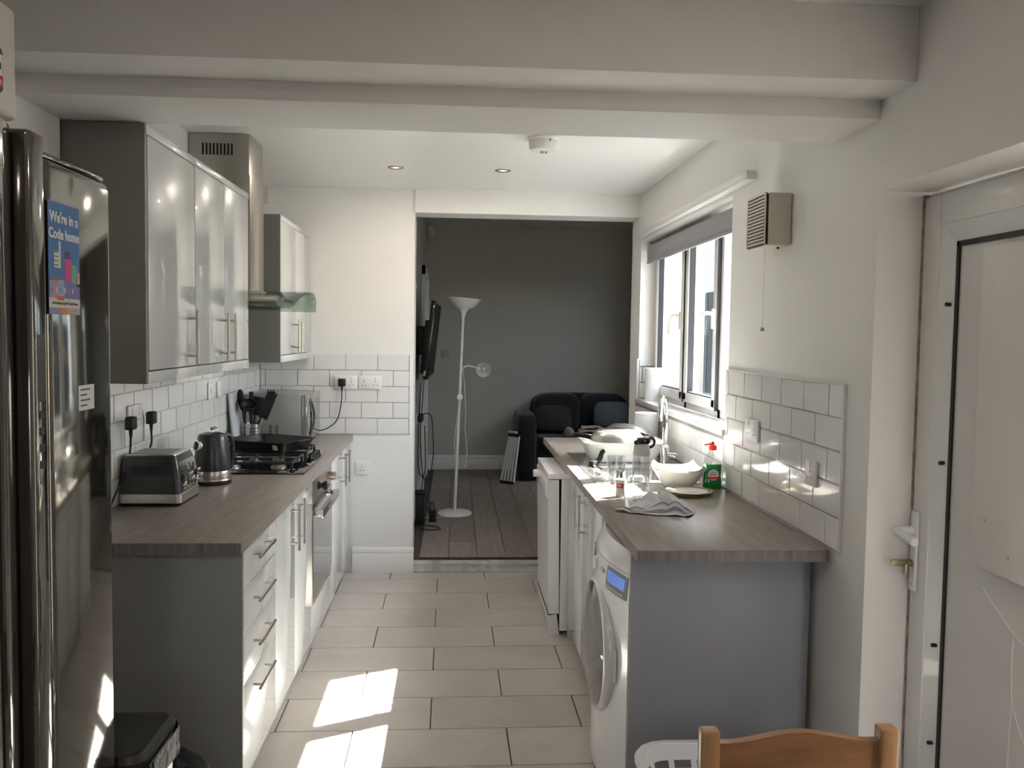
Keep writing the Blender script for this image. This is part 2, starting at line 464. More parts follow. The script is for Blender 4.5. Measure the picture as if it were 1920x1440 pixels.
def skirt(name, p0, p1, axis, z, h, label, side):
    """moulded skirting running along axis; side is the direction it projects"""
    prof = [(0, 0), (0.016, 0), (0.016, h * 0.72), (0.013, h * 0.76), (0.015, h * 0.80), (0.009, h * 0.93), (0.004, h), (0, h)]
    b = MB()
    if axis == 'X': b.prism([(p0[1] + side * a, z + c) for a, c in prof], 'X', p0[0], p1[0])
    else: b.prism([(p0[0] + side * a, z + c) for a, c in prof], 'Y', p0[1], p1[1])
    return struct(b.build(name, M_trim), label, 'skirting board')
skirt('baseboard_far', (-0.555, YF), (-0.160, YF), 'X', 0, 0.165, 'white skirting board below the low single socket', -1)
skirt('baseboard_living_far', (-0.225, LY), (2.0, LY), 'X', LZ, 0.155, 'white skirting board behind the floor lamp', -1)
skirt('baseboard_living_left', (-0.225, 0.80), (-0.225, 2.55), 'Y', LZ, 0.155, 'white skirting board below the television', 1)
st = thing('trim_1', (0.55, YF, 0), 'scuffed white step up to the living room with dark edge strip', 'step', kind='structure')
box('riser', (-0.166, YF - 0.002, 0), (XR, YF + 0.02, 0.05), M_scuff, st)
box('nosing', (-0.166, YF - 0.012, 0.05), (XR, YF + 0.02, 0.083), M_scuff, st, 0.003)
box('edge_strip', (-0.166, YF - 0.014, 0.083), (XR, YF + 0.025, 0.0905), mat('dark_metal_strip', (0.05, 0.045, 0.04), 0.4, metal=0.6), st)

# ---- wall tiles
WT, WH, WG = 0.2, 0.1, 0.003
def wall_tiles(parent, face, a0, a1, z0, rows, start, plane, clip=None, top=None, proud=0.007):
    """face: '+X','-X','-Y' direction the tiles face; a runs along the wall"""
    for r in range(rows):
        zb = z0 + r * (WH + WG); zt = zb + WH
        if top and zt > top: zt = top
        if zt - zb < 0.015: continue
        s = start + (0.1 if r % 2 else 0.0)
        n0 = int(math.floor((a0 - s) / (WT + WG))) - 1
        for n in range(n0, n0 + 40):
            p = max(s + n * (WT + WG), a0); q = min(s + n * (WT + WG) + WT, a1)
            if q - p < 0.012: continue
            if clip and clip(p, q, zb, zt): continue
            me = bevel_slab(q - p, zt - zb, 0.008, 0.003, 2)
            c = (p + q) / 2; z = (zb + zt) / 2
            if face == '+X': M = Matrix(((0, 0, 1, plane + proud), (1, 0, 0, c), (0, 1, 0, z), (0, 0, 0, 1)))
            elif face == '-X': M = Matrix(((0, 0, -1, plane - proud), (-1, 0, 0, c), (0, 1, 0, z), (0, 0, 0, 1)))
            else: M = Matrix(((1, 0, 0, c), (0, 0, -1, plane - proud), (0, 1, 0, z), (0, 0, 0, 1)))
            put('tile', me, M_wtile, M, parent)
ZT0 = 0.905
def grout(parent, lo, hi): box('grout_bed', lo, hi, M_wgrout, parent)
grout(wall_left, (XL - 0.002, -2.79, 0.88), (XL + 0.003, YF, 1.416))
wall_tiles(wall_left, '+X', -2.79, YF - 0.008, ZT0, 5, -0.092, XL)
grout(wall_far, (XL, YF - 0.003, 0.904), (-0.192, YF + 0.002, 1.416))
wall_tiles(wall_far, '-Y', XL + 0.008, -0.195, ZT0, 5, -0.398 - 4 * 0.203 + 0.0, YF)
box('tile_trim', (-0.194, YF - 0.009, ZT0), (-0.189, YF, 1.418), M_white, wall_far)
grout(wall_right, (XR - 0.003, -2.925, 0.903), (XR + 0.002, -1.770, 1.416))
grout(wall_right, (XR - 0.003, -1.770, 0.88), (XR + 0.002, YF, 1.128))
wall_tiles(wall_right, '-X', -2.918, -1.757, ZT0, 5, -2.82, XR)
wall_tiles(wall_right, '-X', -1.754, YF - 0.01, ZT0, 3, -1.708, XR, top=1.125)
grout(wall_right, (XR, 0.095, 1.14), (1.40, 0.102, 1.405))
wall_tiles(wall_right, '-Y', XR + 0.004, 1.395, 1.160, 3, 1.21, 0.10, top=1.41)
box('tile_trim', (XR - 0.010, -2.928, ZT0), (XR, -2.920, 1.422), M_trim, wall_right, 0.002)
box('tile_trim', (XR - 0.011, -2.932, 1.416), (XR, -1.757, 1.422), M_white, wall_right)
box('tile_trim', (XR - 0.011, 0.094, 1.13), (XR + 0.002, 0.104, 1.415), M_white, wall_right)

# ---- kitchen window
W0, W1, WZ0, WZ1 = -1.77, 0.10, 1.157, 2.166
win = thing('window_1', (1.43, -0.83, WZ0), 'white framed kitchen window of three panes above the sink', 'window', kind='structure')
f = MB()
XA, XB = 1.395, 1.455
f.box((XA, W0, WZ0), (XB, W1, WZ0 + 0.05), 0.004); f.box((XA, W0, WZ1 - 0.06), (XB, W1, WZ1), 0.004)
for y0, y1 in ((W0, W0 + 0.05), (-1.315, -1.265), (-0.685, -0.635), (W1 - 0.05, W1)): f.box((XA, y0, WZ0), (XB, y1, WZ1), 0.004)
f.build('window_frame', M_upvc, win)
M_gask = mat('dark_gasket', (0.03, 0.03, 0.035), 0.6)
for (y0, y1, op) in ((-1.72, -1.315, 0), (-1.265, -0.685, 1), (-0.635, 0.05, 1)):
    z0, z1 = WZ0 + 0.05, WZ1 - 0.06
    if op:
        g = MB()
        for s in ((y0 - 0.012, y0 - 0.006), (y1 + 0.006, y1 + 0.012)): g.box((XA - 0.018, s[0], z0 - 0.012), (XA, s[1], z1 + 0.012))
        g.build('gasket', M_gask, win)
        s_ = MB(); t = 0.055; xs = XA - 0.020
        s_.box((xs, y0 - 0.006, z0 - 0.010), (XA + 0.02, y1 + 0.006, z0 + t - 0.01), 0.005); s_.box((xs, y0 - 0.006, z1 - t + 0.01), (XA + 0.02, y1 + 0.006, z1 + 0.01), 0.005)
        s_.box((xs, y0 - 0.006, z0), (XA + 0.02, y0 + t - 0.006, z1), 0.005); s_.box((xs, y1 - t + 0.006, z0), (XA + 0.02, y1 + 0.006, z1), 0.005)
        sash = s_.build('sash', M_upvc, win)
        y0, y1, z0, z1 = y0 + 0.05, y1 - 0.05, z0 + 0.045, z1 - 0.045
        b = MB()
        b.box((XA - 0.012, y0, z0), (XA + 0.02, y0 + 0.006, z1)); b.box((XA - 0.012, y1 - 0.006, z0), (XA + 0.02, y1, z1))
        b.box((XA - 0.012, y0, z0), (XA + 0.02, y1, z0 + 0.006)); b.box((XA - 0.012, y0, z1 - 0.006), (XA + 0.02, y1, z1))
        b.build('glazing_seal', M_gask, sash)
    box('pane', (1.425, y0 - 0.003, z0 - 0.003), (1.431, y1 + 0.003, z1 + 0.003), M_pane, win)
for y in (-0.655, -1.225 + 0.0):
    yy = y + (0.045 if y > -1 else -0.02)
    h = MB().box((XA - 0.034, yy - 0.014, 1.60), (XA - 0.018, yy + 0.014, 1.70), 0.004)
    h.tube([(XA - 0.034, yy, 1.675), (XA - 0.062, yy, 1.678), (XA - 0.075, yy + 0.02, 1.665), (XA - 0.078, yy + 0.055, 1.62), (XA - 0.076, yy + 0.062, 1.57)], lambda t: 0.010 - 0.003 * t, 8)
    h.build('handle', mat('ivory_handle', (0.74, 0.72, 0.64), 0.35), win)
M_sill = mat('white_sill_tile', (0.74, 0.74, 0.74), 0.25, coat=0.3)
box('window_sill', (XR - 0.020, W0 + 0.002, 1.128), (1.40, W1 - 0.002, WZ0), M_sill, win, 0.003)
struct(box('trim_2', (1.245, -2.06, 2.185), (XR, 0.10, 2.222), M_trim, None, 0.003), 'white timber batten above the kitchen window', 'batten')
bl = thing('roller_blind', (1.34, -0.83, 2.03), 'rolled up grey fabric blind at the top of the kitchen window', 'blind')
MB().cyl((1.345, -1.74, 2.118), (1.345, 0.05, 2.118), 0.026, n=20).build('fabric_roll', M_blind, bl)
MB().grid(lambda u, v: Vector((1.318 - 0.004 * math.sin(v * 3.1), -1.735 + 1.78 * u, 2.118 - 0.082 * v)), 12, 6, 0.0012).build('fabric_drop', M_blind, bl)
box('bottom_bar', (1.311, -1.735, 2.020), (1.327, 0.045, 2.040), M_blind, bl, 0.004)
for y in (-1.76, 0.055): box('bracket', (1.315, y, 2.085), (1.375, y + 0.010, 2.162), M_cream, bl, 0.003)

# ---- back door in its recess
XD = 1.415
dr = thing('door_1', (XD, -3.5, 0), 'white plastic back door with lever handle and plain panels', 'door', kind='structure')
f = MB()
f.box((XD + 0.015, -3.97, 0.0), (1.50, -3.905, 1.965)); f.box((XD + 0.015, -3.97, 1.905), (1.50, -3.088, 1.965))
f.box((XD + 0.015, -3.10, 0.0), (1.50, -3.088, 1.905))
f.build('door_frame', M_upvc, dr)
lfm = MB()
lfm.box((XD, -3.178, 0.02), (1.47, -3.095, 1.955), 0.004); lfm.box((XD, -3.90, 0.02), (1.47, -3.82, 1.955), 0.004)
lfm.box((XD, -3.82, 1.872), (1.47, -3.178, 1.955), 0.004); lfm.box((XD, -3.82, 0.02), (1.47, -3.178, 0.12), 0.004)
lfm.build('leaf_stile', M_upvc, dr)
bd = MB()
def bead_y(y0, y1, z0, z1, dx): bd.prism([(XD - 0.002, y0), (XD - 0.002, y1), (XD + 0.03, y1), (XD + 0.03, y0)], 'Z', z0, z1)
bd.prism([(XD + 0.004, -3.178), (XD + 0.022, -3.232), (XD + 0.04, -3.232), (XD + 0.04, -3.178)], 'Z', 0.12, 1.872)
bd.prism([(XD + 0.004, -3.82), (XD + 0.022, -3.766), (XD + 0.04, -3.766), (XD + 0.04, -3.82)], 'Z', 0.12, 1.872)
bd.prism([(XD + 0.004, 1.872), (XD + 0.022, 1.818), (XD + 0.04, 1.818), (XD + 0.04, 1.872)], 'Y', -3.82, -3.178)
bd.prism([(XD + 0.004, 0.12), (XD + 0.022, 0.174), (XD + 0.04, 0.174), (XD + 0.04, 0.12)], 'Y', -3.82, -3.178)
bead = bd.build('bead', M_upvc, dr)
g = MB()
g.box((XD + 0.018, -3.243, 0.17), (XD + 0.036, -3.231, 1.822)); g.box((XD + 0.018, -3.768, 1.808), (XD + 0.036, -3.231, 1.822)); g.box((XD + 0.018, -3.768, 0.17), (XD + 0.036, -3.231, 0.182))
g.build('gasket', M_black, dr)
for z in (1.655, 1.225, 0.72, 0.445): MB().cyl((XD + 0.004, -3.214, z), (XD + 0.022, -3.214, z), 0.0055, n=10).build('screw_hole', M_black, bead)
pn = box('door_panel', (XD + 0.024, -3.770, 0.16), (XD + 0.04, -3.240, 1.83), mat('white_door_panel', (0.72, 0.705, 0.69), 0.3), dr)
mo = MB()
for pts in ([(-3.40, 0.935), (-3.53, 0.86), (-3.62, 0.835)], [(-3.53, 0.86), (-3.535, 0.70), (-3.60, 0.60), (-3.66, 0.50)], [(-3.535, 0.70), (-3.53, 0.60), (-3.53, 0.5)]):
    mo.tube([(XD + 0.0245, y, z) for y, z in pts], 0.003, 6)
mo.build('moulding', M_upvc, pn)
hd = box('handle_plate', (XD - 0.012, -3.138, 0.845), (XD, -3.106, 1.075), M_upvc, dr, 0.005)
lv = MB().cyl((XD - 0.012, -3.122, 1.02), (XD - 0.058, -3.122, 1.02), 0.012, n=14)
lv.tube([(XD - 0.050, -3.122, 1.02), (XD - 0.064, -3.128, 1.02), (XD - 0.066, -3.15, 1.018), (XD - 0.064, -3.23, 1.01)], 0.012, 10)
lv.build('lever', M_white, hd)
ky = MB().cyl((XD - 0.012, -3.122, 0.925), (XD - 0.028, -3.122, 0.925), 0.010, n=12)
ky.box((XD - 0.075, -3.128, 0.917), (XD - 0.026, -3.120, 0.935), 0.003); ky.box((XD - 0.034, -3.130, 0.893), (XD - 0.020, -3.116, 0.925), 0.003)
ky.build('key', mat('worn_brass', (0.34, 0.30, 0.20), 0.35, metal=1.0), hd)
MB().cyl((XD - 0.014, -3.122, 0.865), (XD - 0.011, -3.122, 0.865), 0.004, n=10).build('screw', M_steel, hd)
box('mastic_seam', (XD - 0.001, -3.090, 0), (XD + 0.02, -3.085, 1.965), mat('brown_mastic', (0.40, 0.31, 0.27), 0.9, var=0.5, vscale=25), dr)
bo = thing('notice_board', (1.40, -3.51, 1.0), 'plain white painted wooden board fixed to the back door', 'board')
board = box('board', (XD - 0.016, -3.620, 1.0), (XD - 0.002, -3.405, 1.79), mat('white_painted_board', (0.70, 0.68, 0.66), 0.4, var=0.02, vscale=3), bo, 0.002)
box('raw_edge', (XD - 0.0155, -3.6215, 1.0), (XD - 0.0025, -3.6195, 1.79), mat('raw_wood', (0.22, 0.09, 0.04), 0.7), bo)
for y, z in ((-3.45, 1.70), (-3.46, 1.12), (-3.555, 1.05)): MB().cyl((XD - 0.0175, y, z), (XD - 0.015, y, z), 0.004, n=10).build('screw', M_steel, bo)
for z in (1.06, 1.72): box('batten', (XD - 0.002, -3.60, z), (XD + 0.024, -3.43, z + 0.03), M_pine2, bo)

# ---- doors seen in the living room
d2 = thing('door_2', (-0.2, 0.6, LZ), 'white door edge just inside the living room opening', 'door', kind='structure')
box('leaf', (-0.224, 0.39, LZ), (-0.186, 0.78, 1.99), M_trim, d2, 0.003)
MB().cyl((-0.190, 0.60, 1.88), (-0.174, 0.60, 1.88), 0.012, n=12).build('knob', M_white, d2)
d3 = thing('door_3', (-0.21, 3.2, LZ), 'white interior door at the far end of the living room wall', 'door', kind='structure')
box('leaf', (-0.224, 2.72, LZ), (-0.200, 3.55, 2.10), M_trim, d3, 0.003)
a = MB(); a.box((-0.224, 2.64, LZ), (-0.186, 2.72, 2.19), 0.004); a.box((-0.224, 3.55, LZ), (-0.186, 3.63, 2.19), 0.004); a.box((-0.224, 2.64, 2.10), (-0.186, 3.63, 2.19), 0.004)
a.build('architrave', M_trim, d3)
MB().cyl((-0.20, 3.45, 1.10), (-0.15, 3.45, 1.10), 0.010, n=12).tube([(-0.155, 3.45, 1.10), (-0.145, 3.44, 1.10), (-0.14, 3.34, 1.10)], 0.009, 8).build('lever', M_chrome, d3)

# ---- outside
struct(box('ground', (1.56, -14, -0.3), (22, 24, -0.15), M_patio), 'concrete yard outside the kitchen window', 'ground')
nh = thing('neighbouring_house', (8.5, 11, -0.15), 'white rendered house across the yard behind the fence', 'house')
MB().prism([(6.0, 1.55), (11.0, 4.8), (11.0, 21.0), (6.0, 21.0)], 'Z', -0.15, 7.9).build('wall', M_render, nh)  # slanted end and height shaped to keep sun off the far pane only
MB().prism([(5.9, 1.5), (11.1, 4.85), (11.1, 21.1), (5.9, 21.1)], 'Z', 7.9, 8.05).build('roof', mat('slate_roof', (0.08, 0.08, 0.09), 0.7), nh)
for y0, z0, wd, hh in ((12.6, 3.0, 1.4, 1.4), (16.2, 3.0, 1.4, 1.4), (7.0, 3.0, 1.2, 1.3)):
    wf = MB()
    wf.box((5.93, y0, z0), (6.02, y0 + wd, z0 + 0.08)); wf.box((5.93, y0, z0 + hh - 0.08), (6.02, y0 + wd, z0 + hh))
    for yy in (y0, y0 + wd / 2 - 0.04, y0 + wd - 0.08): wf.box((5.93, yy, z0), (6.02, yy + 0.08, z0 + hh))
    wo_ = wf.build('window', M_upvc, nh)
    box('pane', (5.97, y0 + 0.08, z0 + 0.08), (5.99, y0 + wd - 0.08, z0 + hh - 0.08), M_darkglass, wo_)
fe = thing('garden_fence', (3.02, 3, -0.15), 'dark grey vertical board fence outside the window', 'fence')
for i in range(44):
    y = -1.6 + i * 0.225
    if i == 0:
        fb = MB().box((3.0, y, -0.15), (3.03, y + 0.205, 2.08), 0.004, 1).build('board', M_fence, fe)
    else:
        c = fb.copy(); COL.objects.link(c); c.location.y += i * 0.225
rl = MB()
for z in (0.3, 1.7): rl.box((3.03, -1.6, z), (3.08, 8.3, z + 0.1))
rl.build('rail', M_fence, fe)

# ================================================================== LEFT RUN OF UNITS
XF = -0.575     # door face plane
def bar_handle(parent, p0, p1, out, r=0.006, leg=0.03, inset=0.03):
    """round bar handle between p0 and p1 (on the door face), standing off along out"""
    p0 = Vector(p0); p1 = Vector(p1); out = Vector(out)
    d = (p1 - p0).normalized()
    b = MB().cyl(p0 + out * leg, p1 + out * leg, r, n=12)
    for p in (p0 + d * inset, p1 - d * inset): b.cyl(p, p + out * leg, r * 0.8, n=10)
    return b.build('handle', M_handle, parent)

# drawer unit with its end panel
dc = thing('drawer_cabinet', (-0.86, -2.45, 0), 'grey base unit of four gloss drawers at the near end of the toaster worktop', 'cabinet')
box('end_panel', (-1.145, -2.752, 0.0), (-0.557, -2.732, 0.860), M_carc, dc, 0.001)
box('body', (-1.145, -2.732, 0.10), (-0.596, -2.156, 0.858), M_carc, dc)
box('plinth', (-0.630, -2.732, 0.0), (-0.605, -2.156, 0.10), M_plinth, dc)
for z0, z1 in ((0.718, 0.856), (0.570, 0.714), (0.400, 0.566), (0.075, 0.396)):
    d = box('drawer_front', (-0.595, -2.728, z0), (XF, -2.157, z1), M_door, dc, 0.0015)
    zh = z0 + (z1 - z0) * 0.60 if z1 - z0 < 0.2 else z1 - 0.055
    zh = {0.718: 0.800, 0.570: 0.652, 0.400: 0.503, 0.075: 0.350}[z0]
    bar_handle(d, (XF, -2.555, zh), (XF, -2.31, zh), (1, 0, 0), inset=0.035)

def base_unit(label, y0, y1, doors, handles, z0=0.075):
    c = thing('base_cabinet', (-0.86, (y0 + y1) / 2, 0), label, 'cabinet')
    box('body', (-1.145, y0 + 0.001, 0.10), (-0.596, y1 - 0.001, 0.858), M_carc, c)
    box('plinth', (-0.630, y0 + 0.001, 0.0), (-0.605, y1 - 0.001, 0.10), M_plinth, c)
    for (a, b_), h in zip(doors, handles):
        d = box('door', (-0.595, a + 0.0015, z0), (XF, b_ - 0.0015, 0.856), M_door, c, 0.0015)
        bar_handle(d, (XF, h, 0.640), (XF, h, 0.838), (1, 0, 0))
    return c
base_unit('gloss base unit of two doors between the drawers and the oven', -2.155, -1.332, ((-2.155, -1.757), (-1.757, -1.332)), (-1.825, -1.70))
base_unit('gloss base unit of two doors between the oven and the far wall', -0.688, YF - 0.010, ((-0.688, -0.205), (-0.205, YF - 0.012)), (-0.275, -0.115))
# oven housing and oven
oh = thing('oven_housing', (-0.86, -1.01, 0), 'gloss grey housing unit around the built in oven', 'cabinet')
hs = MB()
hs.box((-1.145, -1.330, 0.10), (-0.60, -1.318, 0.858)); hs.box((-1.145, -0.702, 0.10), (-0.60, -0.690, 0.858)); hs.box((-1.145, -1.318, 0.10), (-0.60, -0.702, 0.225))
hs.build('body', M_carc, oh)
box('plinth', (-0.630, -1.330, 0.0), (-0.605, -0.690, 0.10), M_plinth, oh)
box('filler_panel', (-0.595, -1.3285, 0.075), (XF, -0.6915, 0.235), M_door, oh, 0.0015)
ov = thing('built_in_oven', (-0.84, -1.01, 0.23), 'stainless steel built in oven with black glass door below the hob', 'oven')
box('body', (-1.10, -1.316, 0.228), (-0.60, -0.704, 0.845), M_black, ov)
cp = box('control_panel', (-0.60, -1.326, 0.742), (XF + 0.004, -0.694, 0.852), M_hoodsteel, ov, 0.002)
for y, m_ in ((-1.16, M_black), (-0.86, M_handle)):
    k = MB().lathe([(0, 0.0), (0.020, 0.0), (0.021, 0.006), (0.013, 0.010), (0.012, 0.022), (0.020, 0.028), (0.021, 0.044), (0, 0.046)] if m_ is M_black else
                   [(0, 0), (0.021, 0), (0.0215, 0.034), (0.021, 0.046), (0, 0.047)], (XF + 0.004, y, 0.800), (1, 0, 0), 20)
    k.build('knob', m_, cp)
od = box('oven_door', (-0.60, -1.326, 0.240), (XF + 0.004, -0.694, 0.732), M_hoodsteel, ov, 0.002)
box('door_glass', (XF + 0.003, -1.324, 0.285), (XF + 0.0075, -0.696, 0.730), mat('oven_black_glass', (0.03, 0.03, 0.032), 0.05, coat=1.0), od)
hh = MB().box((XF + 0.036, -1.300, 0.664), (XF + 0.052, -0.720, 0.708), 0.004)
for y in (-1.300, -0.745): hh.box((XF + 0.006, y, 0.672), (XF + 0.040, y + 0.025, 0.702), 0.002)
hh.build('handle', M_steel, od)

# worktop
wt = thing('worktop', (-0.85, -1.30, 0.86), 'grey oak laminate worktop under the toaster, kettle and hob', 'worktop')
box('top', (-1.148, -2.770, 0.862), (-0.555, YF - 0.004, ZW), M_worktop, wt, 0.003)
box('end_strip', (-1.148, -2.7715, 0.8625), (-0.557, -2.7695, ZW - 0.0012), M_wtedge, wt)
box('edge_strip', (-0.556, -2.768, 0.8635), (-0.5542, YF - 0.006, ZW - 0.002), M_worktop, wt)

# ---- wall units
XU = -0.83
def wall_unit(label, y0, y1, doors, handles, zb, zt, panel=True):
    c = thing('wall_cabinet', (-0.99, (y0 + y1) / 2, zb), label, 'cabinet')
    box('body', (XL + 0.009, y0 + 0.001, zb), (XU - 0.0215, y1 - 0.001, zt), M_carc, c)
    if panel: box('side_panel', (XL + 0.009, y0 - 0.016, zb), (XU, y0 + 0.0008, zt), M_carc, c, 0.001)
    box('cornice', (XU - 0.021, y0 + 0.0015, zt - 0.027), (XU + 0.001, y1 - 0.0015, zt), M_door, c, 0.001)
    box('pelmet', (XU - 0.021, y0 + 0.0015, zb), (XU + 0.001, y1 - 0.0015, zb + 0.036), M_door, c, 0.001)
    for (a, b_), h in zip(doors, handles):
        d = box('door', (XU - 0.020, a + 0.002, zb + 0.040), (XU, b_ - 0.002, zt - 0.029), M_door, c, 0.0015)
        bar_handle(d, (XU, h, zb + 0.046), (XU, h, zb + 0.236), (1, 0, 0))
    return c
wall_unit('single gloss grey wall cupboard beside the boxed ceiling beam', -2.775, -2.285, ((-2.765, -2.288),), (-2.365,), 1.392, 2.170)
wall_unit('double gloss grey wall cupboard next to the extractor chimney', -2.285, -1.485, ((-2.285, -1.893), (-1.893, -1.490)), (-1.952, -1.835), 1.392, 2.170, panel=False)
wall_unit('small double gloss grey wall cupboard against the far wall', -0.765, YF - 0.010, ((-0.765, -0.335), (-0.335, YF - 0.012)), (-0.385, -0.285), 1.392, 2.175)

# ---- cooker hood
hd = thing('cooker_hood', (-0.95, -1.12, 1.70), 'steel chimney cooker hood with curved glass canopy above the hob', 'cooker hood')
CY0, CY1, CX = -1.300, -1.010, -0.865
ch = box('chimney', (XL + 0.002, CY0 + 0.004, 2.28), (CX - 0.004, CY1 - 0.004, ZC - 0.002), M_hoodsteel, hd, 0.006, 2, 'Z')
box('lower_chimney', (XL + 0.002, CY0, 1.745), (CX, CY1, 2.285), M_hoodsteel, hd, 0.006, 2, 'Z')
for i in range(9): box('vent_slot', (-1.085 + i * 0.0165, CY0 + 0.0025, 2.375), (-1.077 + i * 0.0165, CY0 + 0.006, 2.428), M_black, ch)
bdy = MB().box((XL + 0.002, -1.42, 1.690), (-0.72, -0.86, 1.722), 0.006); bdy.box((XL + 0.01, -1.36, 1.722), (-0.80, -0.94, 1.746), 0.01)
body = bdy.build('body', M_steel, hd)
box('button_strip', (-0.7205, -1.24, 1.698), (-0.7185, -1.04, 1.714), M_black, body)
for y in (-1.30, -0.98): MB().cyl((-0.9, y, 1.686), (-0.9, y, 1.692), 0.03, n=16).build('lamp_lens', M_white, body)
def canopy(u, v):
    y = -1.475 + 0.71 * u; t = (u - 0.5) * 2
    x = XL + 0.03 + (0.475 + 0.035 * (1 - t * t)) * v
    z = 1.752 - 0.085 * max(0, (abs(t) - 0.12) / 0.88) ** 2.0
    return Vector((x, y, z))
MB().grid(canopy, 36, 8, 0.006).build('glass_canopy', M_hoodglass, hd)

# ---- hob
hb = thing('gas_hob', (-0.85, -1.10, ZW), 'black glass gas hob with four burners set in the worktop', 'hob')
HX0, HX1, HY0, HY1 = -1.098, -0.590, -1.450, -0.765
box('hob_glass', (HX0, HY0, ZW), (HX1, HY1, ZW + 0.008), M_blackgloss, hb, 0.002)
burn = [(-0.965, -1.30, 0.045), (-0.735, -1.30, 0.032), (-0.965, -0.92, 0.032), (-0.735, -0.92, 0.045)]
M_burn = mat('burner_metal', (0.45, 0.43, 0.40), 0.35, metal=1.0)
for x, y, r in burn:
    b = MB().lathe([(r * 1.15, 0), (r * 1.15, 0.008), (r, 0.010), (r, 0.018), (r * 0.5, 0.018)], (x, y, ZW + 0.008), n=24).build('burner', M_burn, hb)
    MB().lathe([(0, 0.018), (r * 0.92, 0.018), (r * 0.95, 0.024), (r * 0.85, 0.028), (0, 0.029)], (x, y, ZW + 0.008), n=24).build('burner_cap', M_cast, b)
for y in (-1.30, -0.92):
    g = MB(); z = ZW + 0.044
    for s in (-0.14, 0.14): g.box((-1.075, y + s - 0.005, z), (-0.645, y + s + 0.005, z + 0.012), 0.002, 1)
    for x in (-1.075, -0.86, -0.655): g.box((x, y - 0.14, z), (x + 0.010, y + 0.14, z + 0.012), 0.002, 1)
    for x in (-0.965, -0.735):
        for dx, dy in ((1, 0), (-1, 0), (0, 1), (0, -1)):
            a = Vector((x + dx * 0.03, y + dy * 0.03, z + 0.006)); c = Vector((x + dx * 0.095, y + dy * 0.14, z + 0.006))
            g.obox((a + c) / 2, (c - a) / 2, Vector((0, 0, 1)).cross((c - a).normalized()) * 0.004, (0, 0, 0.006))
    for x in (-1.070, -0.650):
        for s in (-0.135, 0.135): g.box((x - 0.006, y + s - 0.006, ZW + 0.008), (x + 0.006, y + s + 0.006, z))
    g.build('pan_support', M_cast, hb)
for i in range(4):
    k = MB().lathe([(0, 0), (0.021, 0), (0.021, 0.004), (0.017, 0.006), (0.015, 0.026), (0, 0.027)], (-0.615 - 0.012, -1.02 + i * 0.062, ZW + 0.008), n=18)
    k.build('knob', M_blackgloss, hb)

# ---- roasting tin on the hob
rt = thing('roasting_tin', (-0.80, -0.94, ZW + 0.057), 'black rectangular roasting tin resting on the hob pan supports', 'roasting tin')
RZ = ZW + 0.0575
def tray(u0, v0, u1, v1, z0, z1, cx, cy, ang, flare, thick, lip):
    b = MB(); rings = []
    def rr(hx, hy, z, rad=0.03):
        pts = []
        for sx, sy, a0 in ((1, 1, 0), (-1, 1, 90), (-1, -1, 180), (1, -1, 270)):
            for k in range(5):
                a = math.radians(a0 + k * 22.5)
                pts.append(Vector((sx * (hx - rad) + rad * math.cos(a), sy * (hy - rad) + rad * math.sin(a), z)))
        return pts
    hx, hy = u1, v1
    secs = [rr(hx - flare, hy - flare, z0), rr(hx, hy, z1), rr(hx + lip, hy + lip, z1 + 0.002), rr(hx + lip, hy + lip, z1 + 0.005),
            rr(hx - thick, hy - thick, z1 + 0.004), rr(hx - flare - thick, hy - flare - thick, z0 + 0.004)]
    prev = None
    R = Matrix.Rotation(ang, 4, 'Z')
    first = None
    for s in secs:
        cur = [b.bm.verts.new(R @ p + Vector((cx, cy, 0))) for p in s]
        if prev:
            for i in range(len(cur)):
                j = (i + 1) % len(cur); b.bm.faces.new((prev[i], prev[j], cur[j], cur[i]))
        else: first = cur
        prev = cur
    b.bm.faces.new(first[::-1]); b.bm.faces.new(prev)
    return b
M_tin = mat('black_nonstick', (0.012, 0.012, 0.013), 0.28)
tray(0, 0, 0.170, 0.150, RZ, RZ + 0.050, -0.835, -0.985, math.radians(-24), 0.020, 0.003, 0.006).build('pan', M_tin, rt)
for s in (1, -1):
    d = Matrix.Rotation(math.radians(-24), 3, 'Z') @ Vector((s * 0.187, 0, 0))
    MB().obox((-0.835 + d.x, -0.985 + d.y, RZ + 0.0515), d.normalized() * 0.022, Vector((-d.y, d.x, 0)).normalized() * 0.05, (0, 0, 0.003), 0.002, 1).build('rim_handle', M_tin, rt)
nrm = Matrix.Rotation(math.radians(-24), 3, 'Z') @ Vector((0, -1, 0)); tx = Matrix.Rotation(math.radians(-24), 3, 'Z') @ Vector((1, 0, 0))
cst = Vector((-0.835, -0.985, RZ + 0.028)) + nrm * 0.1435 + tx * 0.125
MB().obox(cst, tx * 0.014, (Vector((0, 0, 1)) + nrm * 0.40).normalized() * 0.014, nrm * 0.0008).build('price_sticker', mat('pale_yellow_sticker', (0.62, 0.65, 0.42), 0.6), rt)

